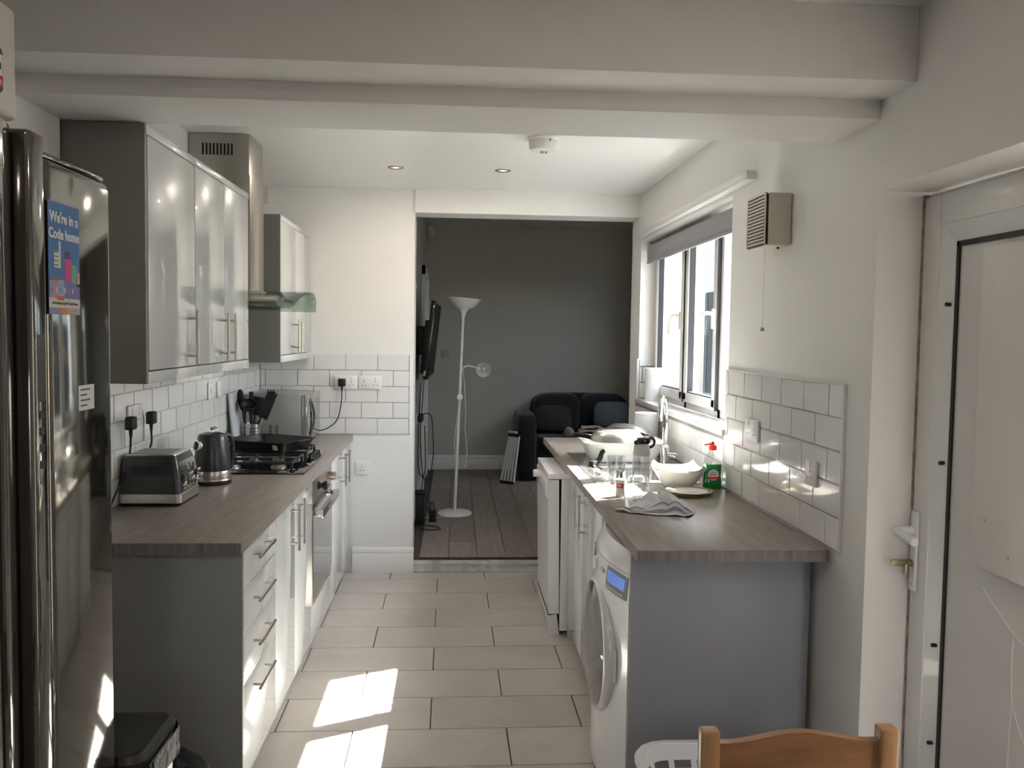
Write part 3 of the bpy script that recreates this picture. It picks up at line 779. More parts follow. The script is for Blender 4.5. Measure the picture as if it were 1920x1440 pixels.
# ---- microwave
mw = thing('microwave', (-0.93, -0.09, ZW), 'silver microwave with leaf shaped door handle in the worktop corner', 'microwave')
M_silver = mat('silver_paint', (0.36, 0.36, 0.355), 0.35, metal=0.35)
M_silverf = mat('silver_front', (0.40, 0.40, 0.38), 0.16, metal=0.6, coat=0.4)
MX0, MX1, MY0, MY1, MZ0, MZ1 = -1.115, -0.80, -0.33, 0.125, ZW + 0.012, 1.188
box('case', (MX0, MY0, MZ0), (MX1, MY1, MZ1), M_silver, mw, 0.004)
md = box('door', (MX1, MY0 + 0.001, MZ0), (MX1 + 0.040, MY1 - 0.001, MZ1 - 0.002), M_silverf, mw, 0.006)
box('door_window', (MX1 + 0.039, MY0 + 0.10, MZ0 + 0.04), (MX1 + 0.042, MY1 - 0.05, MZ1 - 0.04), mat('mirror_glass', (0.30, 0.30, 0.28), 0.06, metal=0.7), md)
lh = MB()
zc, yc = (MZ0 + MZ1) / 2, MY0 + 0.07
for s in (-1, 1):
    lh.tube([(MX1 + 0.040 + 0.018 * math.sin(math.pi * t / 8), yc + s * 0.052 * math.sin(math.pi * t / 8), zc - 0.115 + 0.23 * t / 8) for t in range(9)], 0.006, 8, 3)
lh.build('handle', mat('dark_chrome_handle', (0.16, 0.155, 0.145), 0.12, metal=1.0), md)
for k in range(2):
    for i in range(8): box('vent_slot', (-0.985 + k * 0.036, MY0 - 0.0008, MZ0 + 0.015 + i * 0.011), (-0.967 + k * 0.036, MY0 + 0.001, MZ0 + 0.020 + i * 0.011), M_black, mw)
for x in (MX0 + 0.03, MX1 - 0.03):
    for y in (MY0 + 0.03, MY1 - 0.03): MB().cyl((x, y, ZW), (x, y, MZ0 + 0.001), 0.014, n=12).build('foot', M_black, mw)
def plug(parent, c, out, down=(0, 0, -1)):
    """square mains plug against a wall plate at c, projecting along out"""
    c = Vector(c); out = Vector(out); dn = Vector(down); side = out.cross(dn)
    b = MB().obox(c + out * 0.017, side * 0.024, dn * 0.025, out * 0.016, 0.007, 3)
    b.cyl(c + out * 0.016 + dn * 0.022, c + out * 0.016 + dn * 0.055, 0.008, 0.005, n=10)
    return b.build('plug', M_black, parent)
PX = -0.622
plug(mw, (PX, YF - 0.0215, 1.238), (0, -1, 0))
MB().tube([(PX, YF - 0.037, 1.185), (PX - 0.005, YF - 0.03, 1.11), (PX - 0.03, YF - 0.03, 1.00), (PX - 0.09, YF - 0.04, 0.945), (-0.77, YF - 0.05, 0.93), (-0.80, YF - 0.03, 0.95), (-0.85, YF - 0.025, 0.98)], 0.0035, 8).build('cord', M_black, mw)

# ---- chopping board leaning by the hob
MB().obox((XL + 0.034, -0.55, ZW + 0.158), (0, 0.115, 0), (-0.016, 0, 0.157), (0.006, 0, 0.0006), 0.004).build('chopping_board', mat('pale_grey_board', (0.52, 0.53, 0.54), 0.3))
tag(bpy.data.objects['chopping_board'], 'pale grey chopping board leaning on the tiles behind the utensil pot', 'chopping board')

# ---- utensil pot and utensils
UP_ = Vector((-1.040, -0.500, ZW))
up = thing('utensil_pot', UP_, 'perforated steel utensil pot between the hob and microwave', 'utensil pot')
MB().lathe([(0, 0), (0.046, 0), (0.048, 0.003), (0.048, 0.135), (0.0495, 0.137), (0.047, 0.138), (0.046, 0.134), (0.046, 0.004), (0, 0.004)], UP_, n=32).build('pot', M_steel, up)
for r in range(6):
    for i in range(16):
        a = 2 * math.pi * i / 16
        if i % 4 == 3: continue
        if math.sin(a) > 0.3: continue
        d = Vector((math.cos(a), math.sin(a), 0)); c = UP_ + d * 0.0478 + Vector((0, 0, 0.022 + r * 0.018))
        if r == 0 and i == 0 or 'ph' not in globals():
            ph = MB().cyl((0, 0, -0.0004), (0, 0, 0.0008), 0.0042, n=8)
            phm = bpy.data.meshes.new('hole'); ph.bm.to_mesh(phm); ph.bm.free(); phm.materials.append(M_black)
        q = d.to_track_quat('Z', 'Y').to_matrix().to_4x4(); q.translation = c
        put('hole', phm, M_black, q, up)
def utensil(name, label, cat, base, tip, head, m=M_black):
    b0 = UP_ + Vector(base); t = UP_ + Vector(tip); d = (t - b0).normalized()
    o = thing(name, b0, label, cat, 'black kitchen utensils in the steel pot')
    MB().cyl(b0, b0 + (t - b0) * 0.62, 0.0045, 0.006, n=10).build('handle', M_steel if name == 'skimmer' else M_black, o)
    side = d.cross(Vector((0, 1, 0))).normalized(); fr = side.cross(d)
    h = MB(); head(h, b0 + (t - b0) * 0.6, t, d, side, fr)
    h.build('head', m, o)
def flat_head(wd, th=0.004):
    def f(h, a, t, d, s, fr):
        h.obox((a + t) / 2, s * wd, d * ((t - a).length / 2), fr * th, 0.0035, 2)
    return f
def spoon_head(wd):
    def f(h, a, t, d, s, fr):
        c = (a + t) / 2; L = (t - a).length / 2
        h.superblock((0, 0, 0), (wd, 0.009, L), 2.2, 20, 10)
        M = Matrix((s, fr, d)).transposed().to_4x4(); M.translation = c; h.xf(M)
    return f
def ladle_head(h, a, t, d, s, fr):
    h.lathe([(0, -0.038), (0.025, -0.033), (0.042, -0.012), (0.045, 0.004), (0.043, 0.004), (0.040, -0.010), (0.024, -0.030), (0, -0.034)], t, (0.2, -0.5, 0.8), 22)
    h.cyl(a, t - d * 0.01, 0.005, n=8)
def pasta_head(h, a, t, d, s, fr):
    c = a + (t - a) * 0.6
    h.superblock((0, 0, 0), (0.030, 0.008, (t - a).length * 0.42), 2.4, 20, 10)
    M = Matrix((s, fr, d)).transposed().to_4x4(); M.translation = c; h.xf(M)
    for k in range(5):
        q = c + d * ((t - a).length * (0.36 - abs(k - 2) * 0.05)) + s * (-0.026 + 0.013 * k)
        h.tube([q, q + d * 0.018 - fr * 0.012, q + d * 0.022 - fr * 0.030], 0.0038, 6, 3)
utensil('cooking_spoon', 'tall black cooking spoon at the wall side of the utensil pot', 'spoon', (-0.02, 0.0, 0.02), (-0.068, -0.01, 0.330), spoon_head(0.022))
utensil('spatula', 'thin black spatula standing upright in the utensil pot', 'spatula', (0.0, 0.01, 0.02), (-0.012, 0.02, 0.315), flat_head(0.012, 0.003))
utensil('ladle', 'black soup ladle with round bowl in the utensil pot', 'ladle', (0.012, -0.028, 0.02), (-0.010, -0.055, 0.250), ladle_head)
utensil('slotted_turner', 'black flat turner leaning in the utensil pot', 'turner', (-0.012, 0.022, 0.02), (0.020, 0.045, 0.285), flat_head(0.034))
utensil('pasta_server', 'black pasta server with hooked teeth leaning from the utensil pot', 'pasta server', (-0.02, 0.01, 0.02), (0.115, 0.0, 0.315), pasta_head)
utensil('skimmer', 'black skimmer with steel handle leaning toward the microwave', 'skimmer', (0.0, -0.012, 0.02), (0.105, -0.045, 0.265), flat_head(0.026))

# ---- kettle
KC = Vector((-0.937, -1.690, ZW))
ke = thing('kettle', KC, 'charcoal kettle with steel band and round spout between toaster and hob', 'kettle')
MB().lathe([(0, 0), (0.076, 0), (0.078, 0.004), (0.077, 0.012), (0, 0.014)], KC, n=40).build('power_base', M_black, ke)
MB().lathe([(0.070, 0.014), (0.0765, 0.016), (0.0775, 0.020), (0.0755, 0.024), (0.0755, 0.026), (0.0765, 0.028), (0.0765, 0.058), (0.0755, 0.060)], KC, n=40).build('steel_band', M_steel, ke)
MB().lathe([(0.0755, 0.060), (0.0762, 0.075), (0.0745, 0.110), (0.070, 0.150), (0.064, 0.185), (0.060, 0.203), (0.058, 0.209), (0.054, 0.212)], KC, n=40).build('jug', M_charcoal, ke)
MB().lathe([(0.0545, 0.211), (0.053, 0.2145), (0.030, 0.221), (0.010, 0.223), (0, 0.223)], KC, n=36).build('lid', M_charcoal, ke)
MB().lathe([(0, 0.222), (0.008, 0.223), (0.007, 0.231), (0.012, 0.235), (0.020, 0.237), (0.0205, 0.241), (0.014, 0.2445), (0, 0.2455)], KC, n=24).build('lid_knob', M_chrome, ke)
sd = Vector((-0.62, -0.78, 0.10)).normalized(); sb = KC + Vector((-0.62, -0.78, 0)) * 0.055 + Vector((0, 0, 0.168))
MB().lathe([(0.022, -0.01), (0.0235, 0.008), (0.024, 0.022), (0.0225, 0.026), (0.0185, 0.027), (0.017, 0.022), (0.016, 0.005), (0, 0.004)], sb, sd, 24).build('spout', M_chrome, ke)
hx = Vector((0.62, 0.78, 0))
MB().tube([KC + hx * 0.056 + Vector((0, 0, 0.200)), KC + hx * 0.088 + Vector((0, 0, 0.198)), KC + hx * 0.103 + Vector((0, 0, 0.165)), KC + hx * 0.104 + Vector((0, 0, 0.10)), KC + hx * 0.092 + Vector((0, 0, 0.062)), KC + hx * 0.074 + Vector((0, 0, 0.055))], 0.010, 10).build('handle', M_black, ke)

# ---- toaster (lever end faces the room)
T0 = Vector((-1.03, -2.085, ZW))
to = thing('toaster', T0, 'charcoal four slice toaster with chrome levers beside the fridge', 'toaster')
TX0, TX1, TY0, TY1 = -1.140, -0.915, -2.205, -1.955
def rsect(x0, x1, y0, y1, z, rad=0.018):
    pts = []
    for cx, cy, a0 in ((x1 - rad, y1 - rad, 0), (x0 + rad, y1 - rad, 90), (x0 + rad, y0 + rad, 180), (x1 - rad, y0 + rad, 270)):
        for k in range(5):
            a = math.radians(a0 + k * 22.5); pts.append((cx + rad * math.cos(a), cy + rad * math.sin(a), z))
    return pts
def loft(secs, caps=True):
    b = MB(); prev = None
    for s in secs:
        cur = [b.bm.verts.new(p) for p in s]
        if prev:
            for i in range(len(cur)):
                j = (i + 1) % len(cur); b.bm.faces.new((prev[i], prev[j], cur[j], cur[i]))
        elif caps: b.bm.faces.new(cur[::-1])
        prev = cur
    if caps: b.bm.faces.new(prev)
    return b
loft([rsect(TX0 + .004, TX1 - .004, TY0 + .004, TY1 - .004, ZW), rsect(TX0, TX1, TY0, TY1, ZW + 0.012)]).build('foot_rail', M_black, to)
loft([rsect(TX0, TX1 + .002, TY0, TY1, ZW + 0.0125), rsect(TX0, TX1 + .001, TY0, TY1, ZW + 0.043), rsect(TX0 + .002, TX1 - .002, TY0 + .002, TY1 - .002, ZW + 0.046)]).build('steel_band', M_steel, to)
tb = loft([rsect(TX0 + .002, TX1 - .002, TY0 + .002, TY1 - .002, ZW + 0.0462), rsect(TX0 + .003, TX1 - .006, TY0 + .004, TY1 - .004, ZW + 0.11), rsect(TX0 + .006, TX1 - .014, TY0 + .010, TY1 - .010, ZW + 0.155), rsect(TX0 + .012, TX1 - .024, TY0 + .022, TY1 - .022, ZW + 0.186)]).build('housing', M_charcoal, to)
tp = loft([rsect(TX0 + .014, TX1 - .026, TY0 + .024, TY1 - .024, ZW + 0.1862), rsect(TX0 + .018, TX1 - .030, TY0 + .028, TY1 - .028, ZW + 0.191)]).build('top_plate', M_steel, to)
for i in range(4): box('slot', (TX0 + 0.030, TY0 + 0.046 + i * 0.043, ZW + 0.1905), (TX1 - 0.052, TY0 + 0.062 + i * 0.043, ZW + 0.1917), M_black, tp)
for i in range(12): box('vent_slot', (TX0 + 0.05 + i * 0.0105, TY0 + 0.0042, ZW + 0.105), (TX0 + 0.0535 + i * 0.0105, TY0 + 0.012, ZW + 0.150), M_black, tb)
fp = MB().prism([(TX1 - 0.004, ZW + 0.05), (TX1 + 0.001, ZW + 0.05), (TX1 - 0.003, ZW + 0.11), (TX1 - 0.013, ZW + 0.155), (TX1 - 0.024, ZW + 0.178), (TX1 - 0.03, ZW + 0.178)], 'Y', TY0 + 0.03, TY1 - 0.03).build('control_panel', mat('dark_chrome', (0.30, 0.30, 0.30), 0.08, metal=1.0), to)
for y in (TY0 + 0.080, TY1 - 0.080):
    box('lever_slot', (TX1 - 0.006, y - 0.003, ZW + 0.062), (TX1 + 0.0015, y + 0.003, ZW + 0.145), M_chrome, fp)
    MB().cyl((TX1 - 0.004, y, ZW + 0.115), (TX1 + 0.016, y, ZW + 0.115), 0.004, n=10).cyl((TX1 + 0.016, y - 0.018, ZW + 0.115), (TX1 + 0.016, y + 0.018, ZW + 0.115), 0.006, n=12).build('lever', M_chrome, to)
for y in (TY0 + 0.050, TY1 - 0.050):
    MB().lathe([(0, 0), (0.015, 0), (0.015, 0.008), (0.012, 0.012), (0.0135, 0.016), (0.012, 0.024), (0, 0.026)], (TX1 - 0.001, y, ZW + 0.074), (1, 0, 0), 20).build('knob', M_chrome, to)
plug(to, (XL + 0.0215, -1.925, 1.205), (1, 0, 0))
MB().tube([(XL + 0.037, -1.925, 1.152), (XL + 0.040, -1.93, 1.11), (XL + 0.035, -1.95, 1.06), (XL + 0.030, -1.945, 0.98), (XL + 0.022, -1.945, 0.915)], 0.0042, 8).build('cord', M_black, to)
op = thing('power_plug', (XL + 0.03, -2.16, 1.05), 'black mains plug and lead in the double socket beside the fridge', 'plug')
plug(op, (XL + 0.0215, -2.145, 1.205), (1, 0, 0))
MB().tube([(XL + 0.037, -2.145, 1.152), (XL + 0.038, -2.16, 1.09), (XL + 0.034, -2.20, 1.02), (XL + 0.030, -2.28, 0.96), (XL + 0.03, -2.36, ZW + 0.005), (XL + 0.05, -2.50, ZW + 0.0045)], 0.0042, 8).build('cord', M_black, op)

# ---- sockets and switches
M_hole = M_black
def socket(label, c, u, out, gangs, group=None, w=None, switch=True):
    """wall plate centred at c; u runs along the wall, out points into the room"""
    c = Vector(c); u = Vector(u); out = Vector(out); up = Vector((0, 0, 1))
    W_ = (0.146 if gangs == 2 else 0.086) / 2
    t = thing('wall_socket', c, label, 'socket', group)
    MB().obox(c + out * 0.005, u * W_, up * 0.043, out * 0.005, 0.004, 2).build('plate', M_socket, t)
    for g in range(gangs):
        cx = c + u * ((-0.036 + 0.072 * g) if gangs == 2 else 0)
        if switch: MB().obox(cx + out * 0.0105 + up * 0.026, u * 0.006, up * 0.010, out * 0.002, 0.001, 1).build('switch', M_socket, t)
        for du, dz, a, b_ in ((0, 0.006, 0.002, 0.004), (-0.011, -0.016, 0.0035, 0.002), (0.011, -0.016, 0.0035, 0.002)):
            MB().obox(cx + u * du + up * dz + out * 0.0101, u * a, up * b_, out * 0.0003).build('pin_hole', M_hole, t)
    return t
yo = (0, -1, 0)
socket('double socket with the microwave plug in it on the far tiles', (-0.600, YF - 0.007, 1.238), (1, 0, 0), yo, 2)
socket('empty double socket on the far tiles beside the microwave plug', (-0.447, YF - 0.007, 1.238), (1, 0, 0), yo, 2)
socket('low single socket on the white wall below the tiles', (-0.495, YF, 0.684), (1, 0, 0), yo, 1)
socket('double socket holding two black plugs above the toaster', (XL + 0.007, -2.035, 1.222), (0, 1, 0), (1, 0, 0), 2)
sw = thing('cooker_switch', (XL + 0.007, -0.99, 1.25), 'white cooker switch plate on the left tiles behind the kettle', 'switch')
MB().obox((XL + 0.012, -0.99, 1.25), (0, 0.043, 0), (0, 0, 0.043), (0.005, 0, 0), 0.004).build('plate', M_socket, sw)
MB().obox((XL + 0.019, -0.99, 1.255), (0, 0.010, 0), (0, 0, 0.016), (0.003, 0, 0), 0.002).build('rocker', M_socket, sw)
sw2 = thing('spur_switch', (XL + 0.007, -0.82, 1.25), 'white fused spur plate on the left tiles near the chopping board', 'switch')
MB().obox((XL + 0.012, -0.82, 1.25), (0, 0.043, 0), (0, 0, 0.043), (0.005, 0, 0), 0.004).build('plate', M_socket, sw2)
MB().obox((XL + 0.018, -0.82, 1.24), (0, 0.008, 0), (0, 0, 0.012), (0.002, 0, 0), 0.001).build('fuse_holder', M_socket, sw2)
xo = (-1, 0, 0)
socket('double socket on the gloss tiles beside the window sill', (XR - 0.007, -2.135, 1.195), (0, -1, 0), xo, 2)
socket('single socket on the gloss tiles near the tile edge trim', (XR - 0.007, -2.715, 1.118), (0, -1, 0), xo, 1)

# ---- small sensor box on the far wall behind the hood
sb_ = thing('wall_sensor', (-1.11, YF, 2.36), 'cream plastic sensor box high on the wall behind the cooker hood', 'sensor')
box('case', (-1.145, YF - 0.035, 2.365), (-1.088, YF - 0.001, 2.455), M_cream, sb_, 0.006)
box('label', (-1.130, YF - 0.036, 2.43), (-1.103, YF - 0.0345, 2.445), M_white, sb_)

# ---- ceiling fittings
def downlight(c, label, group, watts):
    t = thing('ceiling_spotlight', c, label, 'light', group)
    MB().lathe([(0.030, -0.002), (0.044, -0.003), (0.045, 0.0), (0.030, 0.004)], c, n=28).build('bezel', mat('bronze_bezel', (0.20, 0.17, 0.13), 0.3, metal=1.0), t)
    MB().lathe([(0, 0.0), (0.012, 0.0), (0.013, 0.002), (0, 0.002)], Vector(c) + Vector((0, 0, -0.002)), n=20).build('lamp', M_lamp, t)
    MB().lathe([(0.012, -0.0005), (0.031, -0.0005), (0.031, 0.001), (0.012, 0.001)], Vector(c) + Vector((0, 0, -0.001)), n=24).build('reflector', M_chrome, t)
    ld = bpy.data.lights.new('spot_light', 'AREA'); ld.shape = 'DISK'; ld.size = 0.05; ld.energy = watts; ld.color = (1.0, 0.87, 0.74)
    lo = bpy.data.objects.new('spot_light', ld); COL.objects.link(lo); lo.parent = t; lo.location = (0, 0, -0.006)
downlight((-0.241, -0.56, ZC), 'recessed ceiling spotlight with bronze ring, on the cooker hood side', 'recessed kitchen spotlights', 1.0)
downlight((0.355, -0.55, ZC), 'recessed ceiling spotlight with bronze ring, on the window side', 'recessed kitchen spotlights', 1.0)
downlight((-0.45, -4.7, 2.415), 'recessed ceiling spotlight with bronze ring above the fridge end', 'recessed dining end spotlights', 0.9)
downlight((0.65, -4.7, 2.415), 'recessed ceiling spotlight with bronze ring above the pine chair', 'recessed dining end spotlights', 0.9)
DC = Vector((0.500, -1.385, ZC))
sm = thing('smoke_alarm', (DC.x, DC.y, ZC - 0.068), 'round white smoke alarm on the kitchen ceiling', 'smoke alarm')
MB().lathe([(0.073, 0), (0.075, -0.008), (0.069, -0.014), (0.067, -0.046), (0.060, -0.058), (0.024, -0.063), (0, -0.063)], DC, n=36).build('body', mat('ivory_plastic', (0.74, 0.725, 0.67), 0.4), sm)
for i in range(4): MB().obox(DC + Vector((-0.014 + 0.009 * i, -0.004, -0.066)), (0.0018, 0, 0), (0, 0.007, 0), (0, 0, 0.006)).build('sensor_fin', M_black if i % 2 else M_steel, sm)
MB().cyl(DC + Vector((0.024, -0.064, -0.022)), DC + Vector((0.025, -0.070, -0.022)), 0.004, n=8).build('indicator', M_black, sm)

# ================================================================== FRIDGE END
fr = thing('fridge_freezer', (-0.97, -4.0, 0), 'tall dark silver double door fridge freezer by the near doorway', 'fridge')
FX = -0.637
box('body', (-1.34, -4.44, 0.03), (-0.715, -3.572, 1.855), M_fridge_d, fr, 0.006)
for y in (-4.38, -3.63):
    for x in (-1.28, -0.77): MB().cyl((x, y, 0), (x, y, 0.031), 0.02, n=12).build('foot', M_black, fr)
d1 = MB().box((-0.710, -3.852, 0.06), (FX, -3.552, 1.868), 0.020, 4)
d1.build('fridge_door', M_fridge, fr)
box('top_cap', (-0.708, -3.845, 1.8685), (FX - 0.012, -3.560, 1.879), M_fridge, fr, 0.004)
stp = box('control_strip', (-0.705, -3.914, 0.06), (FX + 0.002, -3.857, 1.902), M_fridge, fr, 0.010, 3)
box('display', (FX + 0.0015, -3.898, 1.425), (FX + 0.003, -3.872, 1.545), M_blackgloss, stp)
for z in (1.395, 1.365, 1.335, 1.305): box('button', (FX + 0.0015, -3.894, z), (FX + 0.003, -3.876, z + 0.014), M_black, stp)
def bulge(u, v):
    y = -4.43 + 0.51 * u
    x = FX - 0.028 + 0.030 * (1 - (2 * u - 1) ** 4)
    return Vector((x, y, 0.06 + 1.84 * v))
nd = MB().grid(bulge, 24, 2, 0.03).build('freezer_door', M_fridge_d, fr)
MB().tube([(FX, -4.085, 0.55), (FX + 0.030, -4.085, 0.58), (FX + 0.032, -4.085, 1.1), (FX + 0.030, -4.085, 1.72), (FX, -4.085, 1.75)], 0.007, 10).build('handle', M_fridge, nd)
po = thing('fridge_poster', (FX + 0.001, -3.785, 1.585), "blue poster with white lettering and coloured houses on the fridge door", 'poster')
M_blue = mat('poster_blue', (0.05, 0.17, 0.42), 0.5); M_pw = mat('poster_white', (0.72, 0.72, 0.72), 0.5)
PY0, PY1, PZ0, PZ1, PXF = -3.848, -3.718, 1.583, 1.790, FX + 0.0006
box('sheet', (PXF - 0.0002, PY0, PZ0), (PXF + 0.0006, PY1, PZ1), M_blue, po)
text_mesh('lettering', "We're in a", 0.0275, (PXF + 0.0009, PY0 + 0.065, PZ1 - 0.037), (0, 1, 0), (0, 0, 1), M_pw, po, 'CENTER', 0.0007)
text_mesh('lettering', "Code home", 0.0265, (PXF + 0.0009, PY0 + 0.065, PZ1 - 0.067), (0, 1, 0), (0, 0, 1), M_pw, po, 'CENTER', 0.0007)
def flat(name, y0, y1, z0, z1, col, d=0.0003, parent=po):
    m = mat('ink_%d_%d_%d' % tuple(int(c * 100) for c in col), col, 0.5)
    return box(name, (PXF + 0.0005, PY0 + y0, PZ0 + z0), (PXF + 0.0005 + d, PY0 + y1, PZ0 + z1), m, parent)
flat('hand_print', 0.022, 0.046, 0.086, 0.116, (0.62, 0.62, 0.52)); flat('hand_print', 0.041, 0.049, 0.086, 0.136, (0.62, 0.62, 0.52), 0.0004)
for i in range(4): flat('finger_line', 0.022, 0.038, 0.090 + i * 0.008, 0.0915 + i * 0.008, (0.02, 0.03, 0.06), 0.0006)
flat('house_print', 0.066, 0.094, 0.062, 0.105, (0.62, 0.05, 0.22)); flat('roof_print', 0.068, 0.090, 0.105, 0.120, (0.10, 0.06, 0.20))
flat('house_print', 0.095, 0.120, 0.060, 0.096, (0.13, 0.38, 0.34)); flat('house_print', 0.118, 0.130, 0.055, 0.082, (0.55, 0.42, 0.22))
flat('house_print', 0.004, 0.036, 0.030, 0.062, (0.42, 0.30, 0.34)); flat('house_print', 0.036, 0.062, 0.030, 0.064, (0.32, 0.40, 0.60), 0.0004)
flat('house_print', 0.062, 0.130, 0.030, 0.060, (0.18, 0.16, 0.36)); flat('roof_print', 0.006, 0.062, 0.062, 0.072, (0.16, 0.14, 0.26))
for i in range(7): flat('window_print', 0.010 + i * 0.017, 0.016 + i * 0.017, 0.040, 0.050, (0.62, 0.58, 0.55) if i % 2 else (0.30, 0.22, 0.40), 0.0006)
flat('car_print', 0.030, 0.060, 0.026, 0.034, (0.62, 0.14, 0.06), 0.0007)
flat('web_band', 0.0, 0.130, 0.012, 0.030, (0.60, 0.58, 0.52), 0.0006)
text_mesh('web_lettering', 'www.unipol.org.uk/CodeHomes', 0.0082, (PXF + 0.0013, PY0 + 0.065, PZ0 + 0.0185), (0, 1, 0), (0, 0, 1), mat('ink_dark', (0.03, 0.03, 0.08), 0.5), po, 'CENTER', 0.0002, 0.0001)
for i, c in enumerate(((0.25, 0.24, 0.45), (0.20, 0.25, 0.50), (0.60, 0.20, 0.10), (0.60, 0.25, 0.10), (0.50, 0.36, 0.30), (0.42, 0.36, 0.40), (0.50, 0.40, 0.36))): flat('street_print', i * 0.0186, i * 0.0186 + 0.0186, 0.0, 0.012, c)
sk = thing('fridge_sticker', (FX, -3.69, 1.394), 'small white printed sticker lower down on the fridge door', 'sticker')
box('label', (FX + 0.0002, -3.727, 1.394), (FX + 0.001, -3.655, 1.444), M_pw, sk)
for i in range(4): box('print_line', (FX + 0.0009, -3.720, 1.402 + i * 0.0105), (FX + 0.0013, -3.690 + (0.014 if i % 2 else 0), 1.4055 + i * 0.0105), mat('ink_grey', (0.12, 0.12, 0.13), 0.6), sk)

wbx = thing('white_storage_box', (-0.85, -4.2, 1.905), 'white box with a house shaped badge standing on top of the fridge', 'box')
box('case', (-1.10, -4.42, 1.9035), (-0.641, -3.938, 2.092), mat('white_box_card', (0.60, 0.58, 0.53), 0.45), wbx, 0.012, 3)
bx = -0.6405
def badge(name, pts, m, x): return MB().prism(pts, 'X', x, x + 0.0008).build(name, m, wbx)
M_navy = mat('badge_navy', (0.02, 0.05, 0.09), 0.5); M_bred = mat('badge_red', (0.52, 0.03, 0.03), 0.5)
badge('house_badge', [(-4.10, 1.925), (-4.015, 1.925), (-3.990, 1.945), (-3.990, 2.005), (-4.045, 2.052), (-4.10, 2.052)], M_navy, bx)
badge('badge_band', [(-4.10, 1.966), (-3.992, 1.966), (-3.992, 2.000), (-4.10, 2.000)], M_pw, bx + 0.0006)
badge('badge_stripe', [(-4.10, 1.940), (-3.992, 1.946), (-3.992, 1.966), (-4.10, 1.966)], M_bred, bx + 0.0006)
text_mesh('lettering', 'ym', 0.024, (bx + 0.0017, -3.996, 1.976), (0, 1, 0), (0, 0, 1), M_navy, wbx, 'RIGHT', 0.0003)
text_mesh('lettering', 'n', 0.016, (bx + 0.0017, -3.997, 1.951), (0, 1, 0), (0, 0, 1), M_pw, wbx, 'RIGHT', 0.0003)

# ---- bin and rubbish bag
bn = thing('kitchen_bin', (-0.70, -3.405, 0), 'white bin with black lid and liner between the fridge and drawers', 'bin')
BX0, BX1, BY0, BY1 = -0.805, -0.590, -3.535, -3.275
loft([rsect(BX0 + .03, BX1 - .02, BY0 + .02, BY1 - .02, 0, 0.03), rsect(BX0 + .012, BX1 - .003, BY0 + .004, BY1 - .004, 0.56, 0.03)]).build('body', M_white, bn)
lw = MB()
def liner(u, v):
    a = 2 * math.pi * u
    e = 0.28
    cx, cy = (BX0 + BX1) / 2 + 0.005, (BY0 + BY1) / 2
    def sp(x): return math.copysign(abs(x) ** e, x)
    r = 1.02 + 0.02 * math.sin(a * 13 + v * 3) * v + 0.012 * math.sin(a * 29)
    return Vector((cx + sp(math.cos(a)) * (BX1 - BX0) / 2 * r * 1.03, cy + sp(math.sin(a)) * (BY1 - BY0) / 2 * r * 1.02, 0.565 - 0.062 * v - 0.012 * math.sin(a * 7) * v))
lw.grid(liner, 96, 5, closeu=True).build('liner', mat('black_bin_liner', (0.012, 0.012, 0.013), 0.5, bump=0.8, bscale=45, spec=0.22), bn)
loft([rsect(BX0, BX1 + .002, BY0, BY1, 0.560, 0.035), rsect(BX0, BX1, BY0, BY1, 0.578, 0.035), rsect(BX0 + .012, BX1 - .012, BY0 + .012, BY1 - .012, 0.592, 0.03), rsect(BX0 + .04, BX1 - .045, BY0 + .03, BY1 - .03, 0.594, 0.02)]).build('lid', M_black, bn)
bg_ = MB()
def bag(u, v):
    a = 2 * math.pi * u; t = math.pi * (v - 0.5) * 0.998
    r = 1 + 0.07 * math.sin(3 * a + 5 * v) + 0.045 * math.sin(7 * a - 9 * v) + 0.03 * math.sin(13 * a + 11 * v)
    z = math.sin(t)
    return Vector((-0.70 + 0.145 * r * math.cos(t) * math.cos(a), -3.005 + 0.135 * r * math.cos(t) * math.sin(a), max(0.0, 0.165 + 0.185 * z * (1 + 0.05 * math.sin(5 * a)))))
bag_o = bg_.grid(bag, 64, 28, closeu=True).build('rubbish_bag', MATS['black_bin_liner'])
tag(bag_o, 'black plastic rubbish bag on the floor behind the bin', 'rubbish bag')

# ================================================================== RIGHT RUN
XS = 0.672      # worktop front edge
wr = thing('worktop', (0.97, -1.4, 0.86), 'grey oak laminate worktop around the sink below the window', 'worktop')
SX0, SX1, SY0, SY1 = 0.735, 1.205, -1.66, -0.66        # sink cut-out
tops = MB()
tops.box((XS, -2.872, 0.862), (1.274, SY0 + 0.012, ZW), 0.0025); 
tops.box((XS, SY0 + 0.012, 0.862), (SX0 + 0.012, SY1 - 0.012, ZW)); tops.box((SX1 - 0.012, SY0 + 0.012, 0.862), (1.274, SY1 - 0.012, ZW))
tops.box((XS, SY1 - 0.012, 0.862), (1.274, 0.080, ZW))
tops.build('top', M_worktop, wr)
box('end_strip', (XS + 0.001, -2.8738, 0.8625), (1.273, -2.8715, ZW - 0.0012), M_wtedge, wr)
box('edge_strip', (XS - 0.0018, -2.868, 0.8635), (XS + 0.0005, 0.078, ZW - 0.002), M_worktop, wr)

ep = box('end_panel', (0.673, -2.762, 0.0), (1.262, -2.744, 0.8605), M_carcR, None, 0.001)
tag(ep, 'slate grey end panel closing the washing machine side of the worktop', 'panel')

